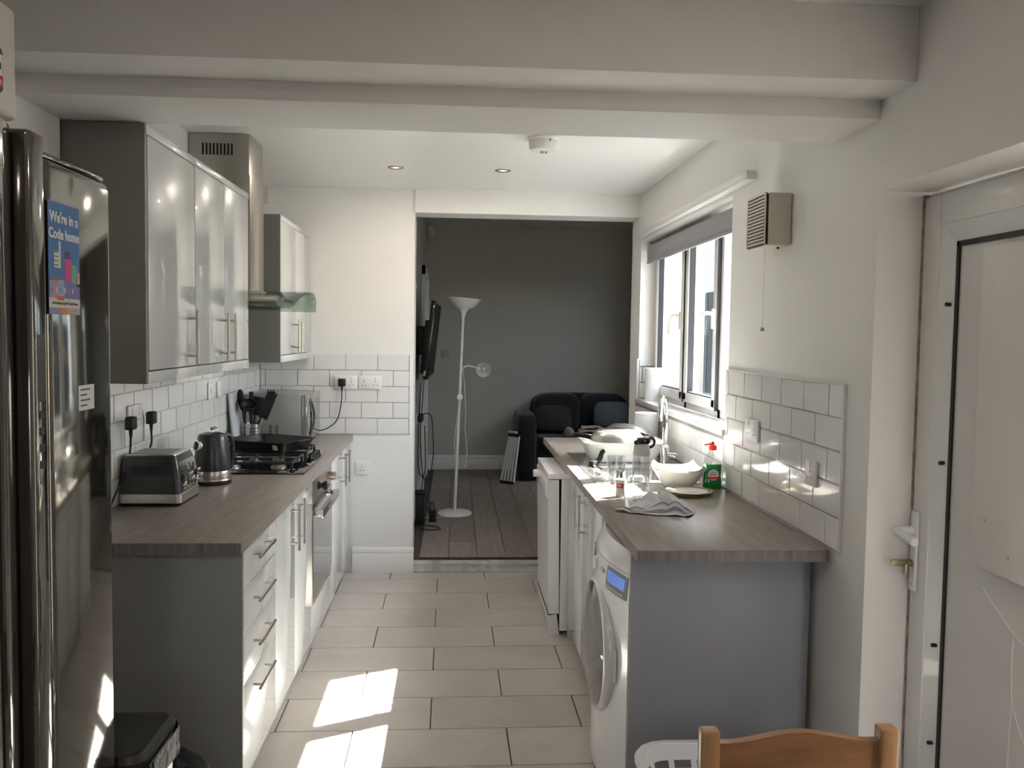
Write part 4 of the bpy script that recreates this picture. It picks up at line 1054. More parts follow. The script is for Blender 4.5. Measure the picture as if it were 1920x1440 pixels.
# ---- sink and mixer tap
sk_ = thing('kitchen_sink', (0.97, -1.16, 0.74), 'stainless steel inset sink with ridged drainer below the window', 'sink')
BYA, BYB, BXA, BXB = -1.585, -1.215, 0.790, 1.120   # bowl
dk = MB()
zt = ZW + 0.003
for lo, hi in (((SX0, SY0), (SX1, BYA)), ((SX0, BYA), (BXA, BYB)), ((BXB, BYA), (SX1, BYB)), ((SX0, BYB), (SX1, SY1))):
    dk.box((lo[0], lo[1], ZW), (hi[0], hi[1], zt))
dk.build('deck', M_sinksteel, sk_)
loft([[Vector(p) for p in rsect(BXA, BXB, BYA, BYB, zt, 0.03)], rsect(BXA + .006, BXB - .006, BYA + .006, BYB - .006, ZW - 0.02, 0.04), rsect(BXA + .02, BXB - .02, BYA + .02, BYB - .02, ZW - 0.145, 0.05), rsect(BXA + .06, BXB - .06, BYA + .06, BYB - .06, ZW - 0.15, 0.05)], False).build('basin', M_sinksteel, sk_)
MB().box((BXA + 0.06, BYA + 0.06, ZW - 0.154), (BXB - 0.06, BYB - 0.06, ZW - 0.1495)).build('basin_floor', M_sinksteel, sk_)
for i in range(7): MB().superblock((0.80 + i * 0.045, -0.93, zt), (0.008, 0.22, 0.003), 3, 12, 6).build('drainer_ridge', M_sinksteel, sk_)
rimm = MB()
rimm.box((SX0 - 0.004, SY0 - 0.004, ZW), (SX0 + 0.004, SY1 + 0.004, zt + 0.002), 0.001); rimm.box((SX1 - 0.004, SY0 - 0.004, ZW), (SX1 + 0.004, SY1 + 0.004, zt + 0.002), 0.001)
rimm.box((SX0, SY0 - 0.004, ZW), (SX1, SY0 + 0.004, zt + 0.002), 0.001); rimm.box((SX0, SY1 - 0.004, ZW), (SX1, SY1 + 0.004, zt + 0.002), 0.001)
rimm.build('rim', M_sinksteel, sk_)
TP = Vector((1.172, -1.12, zt))
ta = thing('mixer_tap', TP, 'chrome swan neck mixer tap behind the sink', 'tap')
MB().lathe([(0, 0), (0.027, 0), (0.027, 0.006), (0.021, 0.010), (0.020, 0.050), (0.0235, 0.060), (0.0235, 0.095), (0.015, 0.104), (0, 0.105)], TP, n=24).build('body', M_chrome, ta)
MB().tube([TP + Vector((0, 0, 0.10)), TP + Vector((0, 0, 0.20)), TP + Vector((-0.001, -0.002, 0.275)), TP + Vector((-0.010, -0.020, 0.328)), TP + Vector((-0.026, -0.052, 0.348)), TP + Vector((-0.043, -0.086, 0.330)), TP + Vector((-0.052, -0.104, 0.285)), TP + Vector((-0.054, -0.108, 0.235))], 0.0125, 14).build('swan_neck', M_chrome, ta)
MB().cyl(TP + Vector((0, 0, 0.055)), TP + Vector((0.045, -0.03, 0.055)), 0.013, n=16).cyl(TP + Vector((0.040, -0.027, 0.055)), TP + Vector((0.052, -0.034, 0.050)), 0.017, n=16).build('lever', M_chrome, ta)

# ---- sink base unit
sc = thing('base_cabinet', (0.97, -1.57, 0), 'gloss base unit of two doors below the sink next to the washing machine', 'cabinet')
box('body', (0.712, -2.090, 0.10), (1.26, -1.085, 0.72), M_carc, sc)
box('body_rail', (0.712, -2.090, 0.72), (0.728, -1.085, 0.858), M_carc, sc)
box('side_panel', (0.694, -1.084, 0.0), (1.26, -1.066, 0.858), M_door, sc)
box('plinth', (0.735, -2.090, 0.0), (0.755, -1.085, 0.10), M_plinth, sc)
for a, b_, h in ((-1.575, -1.088, -1.500), (-2.085, -1.575, -1.650)):
    d = box('door', (0.690, a + 0.0015, 0.075), (0.711, b_ - 0.0015, 0.856), M_door, sc, 0.0015)
    bar_handle(d, (0.690, h, 0.645), (0.690, h, 0.840), (-1, 0, 0))
# ---- corner filler unit beyond the dishwasher
fc = thing('corner_panel', (0.9, -0.2, 0), 'grey end panel between the dishwasher and the living room opening', 'panel')
box('panel', (0.694, -0.405, 0.0), (1.26, -0.387, 0.858), M_carcR, fc)

# ---- dishwasher, door slightly open
dw = thing('dishwasher', (0.9, -0.76, 0), 'white freestanding dishwasher with its door slightly open', 'dishwasher')
DY0, DY1 = -1.050, -0.455
cb = MB()
cb.box((0.655, DY0, 0.02), (1.22, DY0 + 0.02, 0.815)); cb.box((0.655, DY1 - 0.02, 0.02), (1.22, DY1, 0.815)); cb.box((1.20, DY0 + 0.001, 0.021), (1.219, DY1 - 0.001, 0.814)); cb.box((0.660, DY0 + 0.001, 0.021), (1.219, DY1 - 0.001, 0.10))
cb.build('cabinet', M_appl, dw)
box('top', (0.585, DY0 - 0.001, 0.816), (1.22, DY1 + 0.001, 0.845), M_appl, dw, 0.004)
box('inner_rack', (0.70, DY0 + 0.03, 0.12), (1.10, DY1 - 0.03, 0.78), mat('dark_interior', (0.05, 0.05, 0.052), 0.4, metal=0.5), dw)
dpol = [(0.6525, 0.11), (0.598, 0.11), (0.584, 0.800), (0.588, 0.812), (0.641, 0.812)]
dd = MB().prism([(x, z) for x, z in dpol], 'Y', DY0 + 0.001, DY1 - 0.001)
dd = dd.build('door', M_appl, dw)
box('control_fascia', (0.5800, DY0 + 0.004, 0.715), (0.588, DY1 - 0.004, 0.808), M_appl, dd, 0.003)
box('handle_recess', (0.5785, DY0 + 0.12, 0.742), (0.5805, DY1 - 0.2, 0.772), M_plinth, dd)
MB().cyl((0.580, DY1 - 0.07, 0.765), (0.555, DY1 - 0.07, 0.765), 0.021, n=20).build('knob', M_white, dd)
kick = MB().prism([(0.655, 0.0), (0.605, 0.0), (0.590, 0.100), (0.640, 0.108)], 'Y', DY0 + 0.001, DY1 - 0.001).build('kickboard', M_appl, dw)
box('kick_gap', (0.5945, DY0 + 0.005, 0.100), (0.625, DY1 - 0.005, 0.111), M_grout, dw)

# ---- washing machine
wm = thing('washing_machine', (0.95, -2.42, 0), 'white washing machine with large dark porthole under the worktop', 'washing machine')
WY0, WY1 = -2.735, -2.100
WYC = -2.4175
def wmx(y, z):     # front bows out in plan and leans back above the porthole
    t = (y - WYC) / 0.3175
    x = 0.672 - 0.055 * (1 - t * t)
    if z > 0.70: x += 0.10 * (z - 0.70) + 1.6 * max(0, z - 0.775) ** 1.5
    return x
zs_ = [0.012, 0.06, 0.2, 0.4, 0.6, 0.70, 0.74, 0.775, 0.79, 0.805, 0.82, 0.832, 0.841, 0.845]
def wfront(u, v):
    k = v * (len(zs_) - 1); a = min(int(k), len(zs_) - 2); z = zs_[a] + (zs_[a + 1] - zs_[a]) * (k - a)
    y = WY0 + (WY1 - WY0) * u
    return Vector((wmx(y, z), y, z))
b = MB(); b.grid(wfront, 28, len(zs_) - 1)
b.box((0.69, WY0, 0.012), (1.24, WY1, 0.8452))
b.prism([(0.672, 0.012), (0.672, 0.70), (0.675, 0.76), (0.69, 0.80), (0.72, 0.845), (0.80, 0.845), (0.80, 0.012)], 'Y', WY0, WY0 + 0.002)
b.grid(lambda u, v: Vector((wmx(WY0 + (WY1 - WY0) * u, 0.845) * (1 - v) + 0.80 * v, WY0 + (WY1 - WY0) * u, 0.8452)), 28, 2)
b.build('casing', M_appl, wm, angle=30)
for y in (WY0 + 0.06, WY1 - 0.06):
    for x in (0.76, 1.18): MB().cyl((x, y, 0), (x, y, 0.013), 0.022, n=12).build('foot', M_black, wm)
WC = Vector((0.617, -2.425, 0.455))
MB().lathe([(0.236, -0.034), (0.237, -0.012), (0.233, 0.002), (0.226, 0.008), (0.218, 0.009), (0.216, 0.003)], WC, (-1, 0, 0), 56).build('door_ring', M_appl, wm)
MB().lathe([(0.218, 0.004), (0.214, 0.010), (0.17, 0.020), (0.11, 0.028), (0.05, 0.032), (0, 0.033)], WC, (-1, 0, 0), 56).build('porthole_glass', mat('smoked_door_glass', (0.028, 0.026, 0.02), 0.04, coat=1.0, spec=0.8), wm)
def wpatch(y0, y1, z0, z1, off, name, m, parent, th=0.002):
    return MB().grid(lambda u, v: Vector((wmx(y0 + (y1 - y0) * u, z0 + (z1 - z0) * v) - off, y0 + (y1 - y0) * u, z0 + (z1 - z0) * v)), 10, 3, th).build(name, m, parent)
wpatch(-2.672, -2.655, 0.40, 0.51, 0.010, 'door_catch', M_white, wm, 0.006)
MB().tube([(wmx(WY0 + (WY1 - WY0) * k / 20, 0.7805) - 0.0002, WY0 + (WY1 - WY0) * k / 20, 0.7805) for k in range(21)], 0.0018, 6, 1).build('panel_seam', M_plinth, wm)
lc_ = wpatch(-2.722, -2.560, 0.694, 0.770, 0.003, 'display', mat('grey_display_frame', (0.24, 0.27, 0.28), 0.3), wm)
wpatch(-2.708, -2.575, 0.722, 0.760, 0.0055, 'screen', M_lcd, lc_)
wpatch(-2.708, -2.575, 0.702, 0.710, 0.0055, 'button_bar', M_plinth, lc_)
MB().lathe([(0, 0), (0.026, 0), (0.025, 0.008), (0.021, 0.012), (0, 0.012)], (wmx(-2.40, 0.737) + 0.001, -2.40, 0.737), (-1, 0, 0), 28).build('dial', M_white, wm)
wpatch(-2.345, -2.125, 0.700, 0.768, 0.003, 'detergent_drawer', M_appl, wm)
wpatch(-2.53, -2.49, 0.735, 0.748, 0.002, 'brand_mark', M_plinth, wm)

# ---- things round the sink
WB = ZW; DKZ = zt + 0.003
# washing-up tub
tubT = thing('washing_up_tub', (0.985, -0.90, DKZ), 'white plastic tub holding pans on the drainer', 'tub')
M_tub = mat('milky_plastic', (0.74, 0.73, 0.68), 0.4)
b = MB(); secs = []
for hx_, hy_, z in ((0.165, 0.150, 0.0), (0.190, 0.172, 0.070), (0.196, 0.178, 0.092), (0.218, 0.198, 0.100), (0.218, 0.198, 0.104), (0.192, 0.174, 0.102), (0.184, 0.166, 0.070), (0.160, 0.145, 0.005)):
    secs.append(rsect(0.985 - hx_, 0.985 + hx_, -0.90 - hy_, -0.90 + hy_, DKZ + z, 0.05))
loft(secs).build('tub', M_tub, tubT)
# upturned frying pan on the tub
PZ = DKZ + 0.106
pan = thing('frying_pan', (0.95, -0.95, PZ), 'grey frying pan turned upside down over the white tub', 'frying pan')
M_pan = mat('worn_pan_base', (0.50, 0.49, 0.47), 0.30, metal=0.9)
M_pand = mat('dark_pan_coating', (0.10, 0.10, 0.10), 0.35, metal=0.4)
MB().lathe([(0.138, 0.0), (0.140, 0.003), (0.133, 0.024), (0.118, 0.046), (0.108, 0.052), (0, 0.053)], (0.95, -0.985, PZ), n=44).build('pan_body', M_pan, pan)
MB().lathe([(0, 0.0532), (0.085, 0.0532), (0.085, 0.0545), (0, 0.0545)], (0.95, -0.985, PZ), n=36).build('base_disc', mat('scorched_disc', (0.46, 0.40, 0.36), 0.3, metal=0.8, var=0.2, vscale=12), pan)
MB().tube([(0.825, -0.935, PZ + 0.008), (0.790, -0.915, PZ + 0.014), (0.735, -0.885, PZ + 0.018)], 0.011, 10).build('handle', mat('matt_black', (0.010, 0.010, 0.010), 0.7, spec=0.2), pan)
db = thing('dish_brush', (0.85, -1.13, zt), 'short black dish brush leaning on the front of the white tub', 'brush')
MB().tube([(0.862, -1.092, zt + 0.066), (0.852, -1.104, zt + 0.060), (0.838, -1.122, zt + 0.030), (0.812, -1.150, zt + 0.014)], lambda t: 0.011 + 0.003 * t, 10).build('handle', MATS['matt_black'], db)
MB().obox((0.800, -1.162, zt + 0.014), (0.016, 0.018, 0), (-0.011, 0.010, 0), (0, 0, 0.013), 0.004).build('bristle_block', MATS['matt_black'], db)
# second big lidded pan behind, leaning dark wok
wk = thing('saute_pan', (1.07, -0.74, PZ), 'dark curved saute pan stacked behind the upturned frying pan', 'pan')
q = MB().lathe([(0, 0.0), (0.06, 0.003), (0.11, 0.018), (0.135, 0.042), (0.1365, 0.044), (0.133, 0.044), (0.108, 0.022), (0.058, 0.007), (0, 0.004)], (0, 0, 0), n=44)
Mq = Matrix.Translation((1.085, -0.735, PZ + 0.052)) @ Matrix.Rotation(math.radians(168), 4, 'X') @ Matrix.Rotation(math.radians(-14), 4, 'Y')
q.xf(Mq).build('pan_body', mat('grey_pan_outside', (0.22, 0.22, 0.22), 0.32, metal=0.6), wk)
hq = MB().tube([(0.135, 0, 0.040), (0.17, 0.0, 0.050), (0.215, 0, 0.048)], 0.009, 10).xf(Mq @ Matrix.Rotation(math.radians(-150), 4, 'Z')); hq.build('handle', M_black, wk)
# tall tumbler, short tumbler
def tumbler(c, r0, r1, h, label, n=10):
    c = Vector(c); t = thing('glass_tumbler', c, label, 'glass')
    MB().lathe([(0, 0), (r0, 0), (r0 + 0.001, 0.002), (r1, h), (r1 - 0.0015, h + 0.0008), (r1 - 0.003, h), (r0 - 0.002, 0.012), (0, 0.010)], c, n=32).build('cup', M_glass, t)
    b = MB()
    for i in range(n):
        a = 2 * math.pi * i / n
        for k in range(3):
            rr = r0 + (r1 - r0) * (0.2 + 0.25 * k); p = c + Vector((math.cos(a + 0.3 * k), math.sin(a + 0.3 * k), 0)) * rr + Vector((0, 0, h * (0.2 + 0.25 * k)))
            b.obox(p, Vector((-math.sin(a), math.cos(a), 0)) * 0.004, (0, 0, h * 0.09), Vector((math.cos(a), math.sin(a), 0)) * 0.001, 0.0008, 1)
    b.build('cut_facets', M_glass, t)['kind'] = 'stuff'
tumbler((0.808, -1.745, WB), 0.031, 0.040, 0.135, 'tall cut glass tumbler standing at the sink edge')
tumbler((0.815, -1.905, WB), 0.030, 0.039, 0.098, 'short cut glass tumbler beside the white pill pot')
# pill pot
pp = thing('pill_pot', (0.783, -1.985, WB), 'small white pill pot with a red label on the worktop', 'pot')
MB().lathe([(0, 0), (0.0195, 0), (0.0205, 0.002), (0.0205, 0.056), (0.019, 0.058), (0, 0.058)], (0.783, -1.985, WB), n=28).build('body', mat('translucent_white', (0.66, 0.64, 0.62), 0.35), pp)
MB().lathe([(0.0215, 0.0575), (0.022, 0.058), (0.022, 0.072), (0.0205, 0.074), (0, 0.074)], (0.783, -1.985, WB), n=28).build('cap', M_white, pp)
lb = MB()
def arcpatch(c, r, a0, a1, z0, z1): return lambda u, v: Vector((c[0] + r * math.cos(a0 + (a1 - a0) * u), c[1] + r * math.sin(a0 + (a1 - a0) * u), z0 + (z1 - z0) * v))
lb.grid(arcpatch((0.783, -1.985), 0.0209, math.radians(205), math.radians(290), WB + 0.040, WB + 0.056), 12, 1).build('label', M_red, pp)
MB().grid(arcpatch((0.783, -1.985), 0.0213, math.radians(225), math.radians(265), WB + 0.046, WB + 0.052), 8, 1).build('label_print', M_pw, pp)
# sports bottle
SBC = Vector((0.852, -2.050, WB))
sbt = thing('drinks_bottle', SBC, 'clear drinks bottle with pale grey lid and black carry loop', 'bottle')
MB().lathe([(0, 0), (0.033, 0), (0.0355, 0.004), (0.0355, 0.030), (0.0325, 0.062), (0.0330, 0.085), (0.0355, 0.115), (0.0355, 0.165), (0.033, 0.180), (0.031, 0.180), (0.0335, 0.163), (0.0335, 0.115), (0.031, 0.085), (0.0305, 0.062), (0.0335, 0.030), (0.033, 0.006), (0, 0.004)], SBC, n=36).build('body', M_glass, sbt)
MB().lathe([(0.0340, 0.182), (0.0345, 0.184), (0.0325, 0.205), (0.0300, 0.222), (0.026, 0.228), (0, 0.229)], SBC, n=36).build('lid', mat('pale_grey_lid', (0.56, 0.53, 0.51), 0.45), sbt)
MB().superblock(SBC + Vector((0.006, 0, 0.240)), (0.027, 0.020, 0.013), 4, 20, 10).superblock(SBC + Vector((-0.018, -0.004, 0.233)), (0.015, 0.014, 0.010), 3, 16, 8).build('flip_cap', M_blackgloss, sbt)
MB().tube([SBC + Vector((0.020, 0, 0.246)), SBC + Vector((0.040, 0.003, 0.250)), SBC + Vector((0.052, 0.004, 0.238)), SBC + Vector((0.046, 0.002, 0.220)), SBC + Vector((0.032, 0, 0.212))], 0.0055, 8).build('carry_loop', M_black, sbt)
MB().lathe([(0.0310, 0.10), (0.0305, 0.105), (0, 0.105)], SBC, n=24).build('water_surface', M_glass, sbt)
# square white bowl
bw = thing('square_bowl', (1.085, -1.735, WB), 'white square bowl with upswept corners beside the green bottle', 'bowl')
def sqb(u, v, off=0.0):
    a = 2 * math.pi * u
    e = 0.42 + 0.45 * (1 - v)
    cx, sx = math.cos(a + math.pi / 4), math.sin(a + math.pi / 4)
    sp = lambda x: math.copysign(abs(x) ** e, x)
    r = 0.048 + 0.060 * v ** 0.8 - off
    corner = (abs(math.cos(2 * (a + math.pi / 4) )) )
    corner = 1 - abs(math.cos(2 * (a + math.pi / 4)))
    z = 0.078 * v ** 1.25 + 0.024 * v ** 2 * corner + (0.006 if off else 0)
    return Vector((1.085 + sp(cx) * r, -1.735 + sp(sx) * r, WB + z))
b = MB(); b.grid(lambda u, v: sqb(u, v), 64, 10, closeu=True); b.grid(lambda u, v: sqb(u, 1 - v, 0.005), 64, 10, closeu=True)
b.lathe([(0, 0), (0.052, 0), (0.052, 0.002), (0, 0.006)], (1.085, -1.735, WB), n=32)
bmesh.ops.remove_doubles(b.bm, verts=b.bm.verts[:], dist=0.0005)
b.build('bowl', mat('white_ceramic', (0.82, 0.81, 0.79), 0.12, coat=0.6), bw)
# plate
pl = thing('dinner_plate', (1.085, -1.925, WB), 'round plate with ochre yellow rim behind the tea towel', 'plate')
MB().lathe([(0, 0), (0.055, 0), (0.058, 0.004), (0.080, 0.010), (0.098, 0.017), (0.099, 0.019), (0.095, 0.020), (0.078, 0.0145)], (1.085, -1.925, WB), n=48).build('rim', mat('ochre_glaze', (0.42, 0.33, 0.11), 0.15, coat=0.6), pl)
MB().lathe([(0.0785, 0.0147), (0.060, 0.0085), (0.052, 0.006), (0, 0.006)], (1.085, -1.925, WB), n=48).build('well', MATS['white_ceramic'], pl)
# washing-up liquid
GX, GY = 1.226, -1.772
gl = thing('washing_up_liquid', (GX, GY, WB), 'clear bottle of green washing up liquid with red cap against the tiles', 'bottle')
M_green = mat('green_liquid', (0.0, 0.30, 0.045), 0.08, coat=0.8, trans=0.35, ior=1.4)
def oval(hx_, hy_, z, n=28): return [(GX + hx_ * math.copysign(abs(math.cos(2 * math.pi * i / n)) ** 0.75, math.cos(2 * math.pi * i / n)), GY + hy_ * math.copysign(abs(math.sin(2 * math.pi * i / n)) ** 0.75, math.sin(2 * math.pi * i / n)), z) for i in range(n)]
loft([oval(0.036, 0.021, WB), oval(0.0405, 0.0245, WB + 0.006), oval(0.041, 0.025, WB + 0.030), oval(0.037, 0.023, WB + 0.060), oval(0.0405, 0.025, WB + 0.098), oval(0.0405, 0.025, WB + 0.108)]).build('liquid', M_green, gl)
loft([oval(0.041, 0.0255, WB + 0.1085), oval(0.038, 0.024, WB + 0.125), oval(0.027, 0.019, WB + 0.145), oval(0.017, 0.014, WB + 0.160), oval(0.015, 0.0135, WB + 0.170)], False).build('clear_shoulder', M_glass, gl)
MB().lathe([(0.016, 0.168), (0.0175, 0.170), (0.0165, 0.186), (0.012, 0.190), (0.007, 0.192), (0.006, 0.204), (0, 0.205)], (GX, GY, WB), n=24).build('cap', M_red, gl)
MB().obox((GX - 0.022, GY, WB + 0.193), (0.016, 0, 0.003), (0, 0.006, 0), (0, 0, 0.003), 0.002, 1).build('cap_flap', M_red, gl)
el = MB().lathe([(0, 0), (0.024, 0), (0.024, 0.0012), (0, 0.0012)], (GX - 0.002, GY - 0.0247, WB + 0.062), (0, -1, 0.03), 28); lab = el.build('label', M_pw, gl)
box('label_band', (GX - 0.024, GY - 0.0272, WB + 0.043), (GX + 0.020, GY - 0.0262, WB + 0.054), M_red, gl)
box('label_print', (GX - 0.017, GY - 0.0270, WB + 0.062), (GX + 0.013, GY - 0.0262, WB + 0.066), mat('print_teal', (0.05, 0.22, 0.20), 0.5), gl)
box('label_print', (GX - 0.013, GY - 0.0270, WB + 0.071), (GX + 0.009, GY - 0.0262, WB + 0.074), mat('print_pink', (0.55, 0.25, 0.25), 0.5), gl)
# tea towel
tt = thing('tea_towel', (0.89, -2.22, WB), 'crumpled pale tea towel with grey stripes on the worktop', 'tea towel')
def towel(u, v):
    x = -0.118 + 0.236 * u; y = -0.15 + 0.30 * v
    s = x + 0.12 * math.sin(3 * y * 6)
    hgt = 0.045 * math.exp(-((x - 0.01) ** 2 + (y - 0.05) ** 2) / 0.006) + 0.026 * math.exp(-((x - 0.05) ** 2 + (y + 0.06) ** 2) / 0.003)
    fold = 0.010 * math.sin(55 * x + 18 * y) + 0.007 * math.sin(38 * y - 25 * x + 1.3) + 0.004 * math.sin(90 * x + 40 * y)
    edge = min(u, 1 - u, v, 1 - v)
    k = min(1, edge * 5)
    z = 0.004 + hgt * min(1, edge * 9) + abs(fold) * (0.35 + 0.65 * k)
    a = math.radians(-22)
    X = x * (1 - 0.18 * math.sin(9 * y)) + 0.018 * math.sin(17 * y + 2); Y_ = y * (0.82 + 0.22 * math.sin(11 * x + 1)) + 0.016 * math.sin(21 * x)
    return Vector((0.885 + X * math.cos(a) - Y_ * math.sin(a) * 0.9, -2.215 + X * math.sin(a) + Y_ * math.cos(a), WB + z))
tw_o = MB().grid(towel, 60, 60, 0.0018).build('cloth', M_cloth, tt, angle=80)
def stripe(v0, v1):
    g = lambda u, v: towel(0.02 + 0.96 * u, v0 + (v1 - v0) * v) + Vector((0, 0, 0.0024))
    MB().grid(g, 60, 5).build('stripe', M_clothg, tt, angle=80)
stripe(0.06, 0.12); stripe(0.20, 0.24); stripe(0.74, 0.80); stripe(0.88, 0.93)
# kitchen rolls
def roll(c, r, h, label):
    c = Vector(c); t = thing('kitchen_roll', c, label, 'kitchen roll')
    MB().lathe([(0.020, 0), (r, 0), (r, 0.002), (r, h - 0.002), (r - 0.002, h), (0.020, h), (0.020, h - 0.05), (0.020, 0)], c, n=40).build('paper', M_paper, t)
    MB().lathe([(0.0195, 0.001), (0.0195, h - 0.001), (0.018, h - 0.001), (0.018, 0.001)], c, n=24).build('core', mat('card_core', (0.40, 0.33, 0.26), 0.9), t)
roll((1.352, -0.085, WZ0), 0.062, 0.205, 'white kitchen roll standing on the window sill')
roll((1.200, -0.555, ZW), 0.068, 0.222, 'white kitchen roll on the worktop behind the pans')
# cutlery on the drainer
for i, (x, y, a, L) in enumerate(((0.800, -1.185, 12, 0.20), (0.770, -1.36, 8, 0.19), (0.790, -1.66 + 0.05, 30, 0.17))):
    u_ = Vector((math.sin(math.radians(a)), -math.cos(math.radians(a)), 0)); c = Vector((x, y - 0.02, zt + 0.006))
    kn = thing('table_knife' if i < 2 else 'table_spoon', c, ('steel table knife lying on the drainer next to the tub', 'steel table knife lying along the front edge of the sink', 'steel spoon lying near the tall tumbler')[i], 'knife' if i < 2 else 'spoon')
    side = Vector((u_.y, -u_.x, 0))
    MB().obox(c - u_ * L * 0.22, u_ * L * 0.22, side * 0.006, (0, 0, 0.0028), 0.002, 1).build('handle', M_steel, kn)
    if i < 2: MB().obox(c + u_ * L * 0.26, u_ * L * 0.26, side * 0.009, (0, 0, 0.001), 0.0008, 1).build('blade', M_chrome, kn)
    else:
        MB().superblock(c + u_ * L * 0.30, (0.016, 0.024, 0.004), 2, 16, 8).build('bowl', M_chrome, kn)
        MB().cyl(c, c + u_ * L * 0.2, 0.003, n=8).build('neck', M_chrome, kn)
sp_ = thing('dish_scourer', (0.925, -1.635 + 0.02, zt), 'small white dish scourer on the sink edge', 'scourer')
box('pad', (0.895, -1.650, zt + 0.0005), (0.955, -1.600, zt + 0.026), mat('white_sponge', (0.66, 0.66, 0.63), 0.9, bump=0.3, bscale=120), sp_, 0.006)

# ---- extractor fan with pull cord
xf = thing('extractor_fan', (1.24, -2.33, 1.88), 'cream wall extractor fan with slatted grille beside the window', 'extractor fan')
EX, EY0, EY1, EZ0, EZ1 = 1.190, -2.452, -2.252, 1.885, 2.072
box('case', (EX + 0.008, EY0, EZ0), (XR - 0.001, EY1, EZ1), M_cream, xf, 0.008)
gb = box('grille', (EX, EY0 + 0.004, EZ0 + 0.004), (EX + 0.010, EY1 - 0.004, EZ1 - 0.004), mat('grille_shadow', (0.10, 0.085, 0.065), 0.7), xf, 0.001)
for i in range(15):
    z = EZ0 + 0.010 + i * 0.0122
    box('slat', (EX - 0.003, EY0 + 0.006, z), (EX + 0.005, EY1 - 0.006, z + 0.0068), M_cream, gb)
for y in (EY0 + 0.004, EY1 - 0.012): box('side_rail', (EX - 0.003, y, EZ0 + 0.004), (EX + 0.006, y + 0.008, EZ1 - 0.004), M_cream, gb)
MB().tube([(1.226, -2.345, EZ0 + 0.002), (1.226, -2.345, 1.75), (1.226, -2.344, 1.595)], 0.0012, 6).build('pull_cord', M_white, xf)
MB().lathe([(0, 0), (0.006, -0.001), (0.0075, -0.014), (0, -0.015)], (1.226, -2.344, 1.597), n=14).build('cord_pull', mat('grey_pull', (0.45, 0.45, 0.45), 0.4), xf)
MB().cyl((1.255, -2.40, EZ0 - 0.006), (1.255, -2.40, EZ0 + 0.002), 0.005, n=10).build('grommet', M_black, xf)

# ================================================================== LIVING ROOM
LB = Vector((0.105, 1.56, LZ + 0.0008))
lp = thing('floor_lamp', LB, 'white uplighter floor lamp with a small reading arm', 'floor lamp')
MB().lathe([(0, 0), (0.136, 0), (0.140, 0.006), (0.138, 0.018), (0.128, 0.026), (0.03, 0.032), (0, 0.033)], LB, n=44).build('base', M_white, lp)
M_lw = mat('white_lamp_metal', (0.78, 0.78, 0.74), 0.35)
TOP = LB + Vector((0.052, 0.0, 1.62))
MB().cyl(LB + Vector((0, 0, 0.03)), TOP, 0.0125, 0.0115, n=14).build('pole', M_lw, lp)
axis = (TOP - LB).normalized() + Vector((0.045, 0, 0))
MB().lathe([(0.013, -0.03), (0.016, 0.0), (0.030, 0.035), (0.040, 0.050), (0.075, 0.068), (0.110, 0.098), (0.132, 0.135), (0.134, 0.137), (0.130, 0.136), (0.108, 0.102), (0.073, 0.072), (0.02, 0.052), (0, 0.052)], TOP, axis, 40).build('uplighter_shade', mat('white_shade', (0.80, 0.80, 0.82), 0.4), lp)
JN = LB + Vector((0.052 * 0.70, 0, 1.13))
MB().tube([JN, JN + Vector((0.012, 0, 0.05)), JN + Vector((0.045, -0.005, 0.080)), JN + Vector((0.09, -0.010, 0.078)), JN + Vector((0.155, -0.02, 0.062))], 0.007, 10).build('reading_arm', M_lw, lp)
rs = JN + Vector((0.185, -0.02, 0.058))
rsh = MB().lathe([(0.014, 0.05), (0.020, 0.035), (0.050, -0.005), (0.060, -0.03), (0.0615, -0.03), (0.052, -0.003), (0.023, 0.038), (0.016, 0.052), (0, 0.053)], rs, (0.1, 1, 0.1), 30).build('reading_shade', mat('translucent_shade', (0.62, 0.63, 0.63), 0.3), lp)
MB().superblock(rs + Vector((-0.004, -0.005, 0)), (0.016, 0.022, 0.016), 2, 16, 10).build('bulb', mat('bulb_glass', (0.60, 0.52, 0.42), 0.2), lp)
kj = LB + Vector((0.052 * 0.57, -0.012, 0.962)); MB().lathe([(0, -0.02), (0.024, -0.018), (0.027, 0.0), (0.024, 0.018), (0, 0.020)], kj, (0.2, -1, 0), 22).build('joint_knob', M_lw, lp)
MB().tube([JN + Vector((0.02, -0.01, 0.04)), JN + Vector((0.035, -0.015, -0.12)), JN + Vector((0.045, -0.02, -0.30)), JN + Vector((0.040, -0.02, -0.42)), JN + Vector((0.058, -0.02, -0.60)), JN + Vector((0.050, -0.02, -0.715)), JN + Vector((0.015, -0.02, -0.745)), JN + Vector((-0.02, -0.015, -0.715)), JN + Vector((-0.045, -0.012, -0.55)), JN + Vector((-0.025, -0.012, -0.35)), JN + Vector((-0.002, -0.012, -0.2))], 0.0028, 6).build('flex', M_lw, lp)
MB().obox(JN + Vector((0.048, -0.02, -0.735)), (0.008, 0, 0), (0, 0.006, 0), (0, 0, 0.014), 0.003).build('inline_switch', M_lw, lp)
MB().tube([LB + Vector((-0.03, -0.10, 0.018)), LB + Vector((-0.14, -0.14, 0.004)), LB + Vector((-0.235, -0.13, 0.004))], 0.003, 6).build('mains_flex', M_lw, lp)

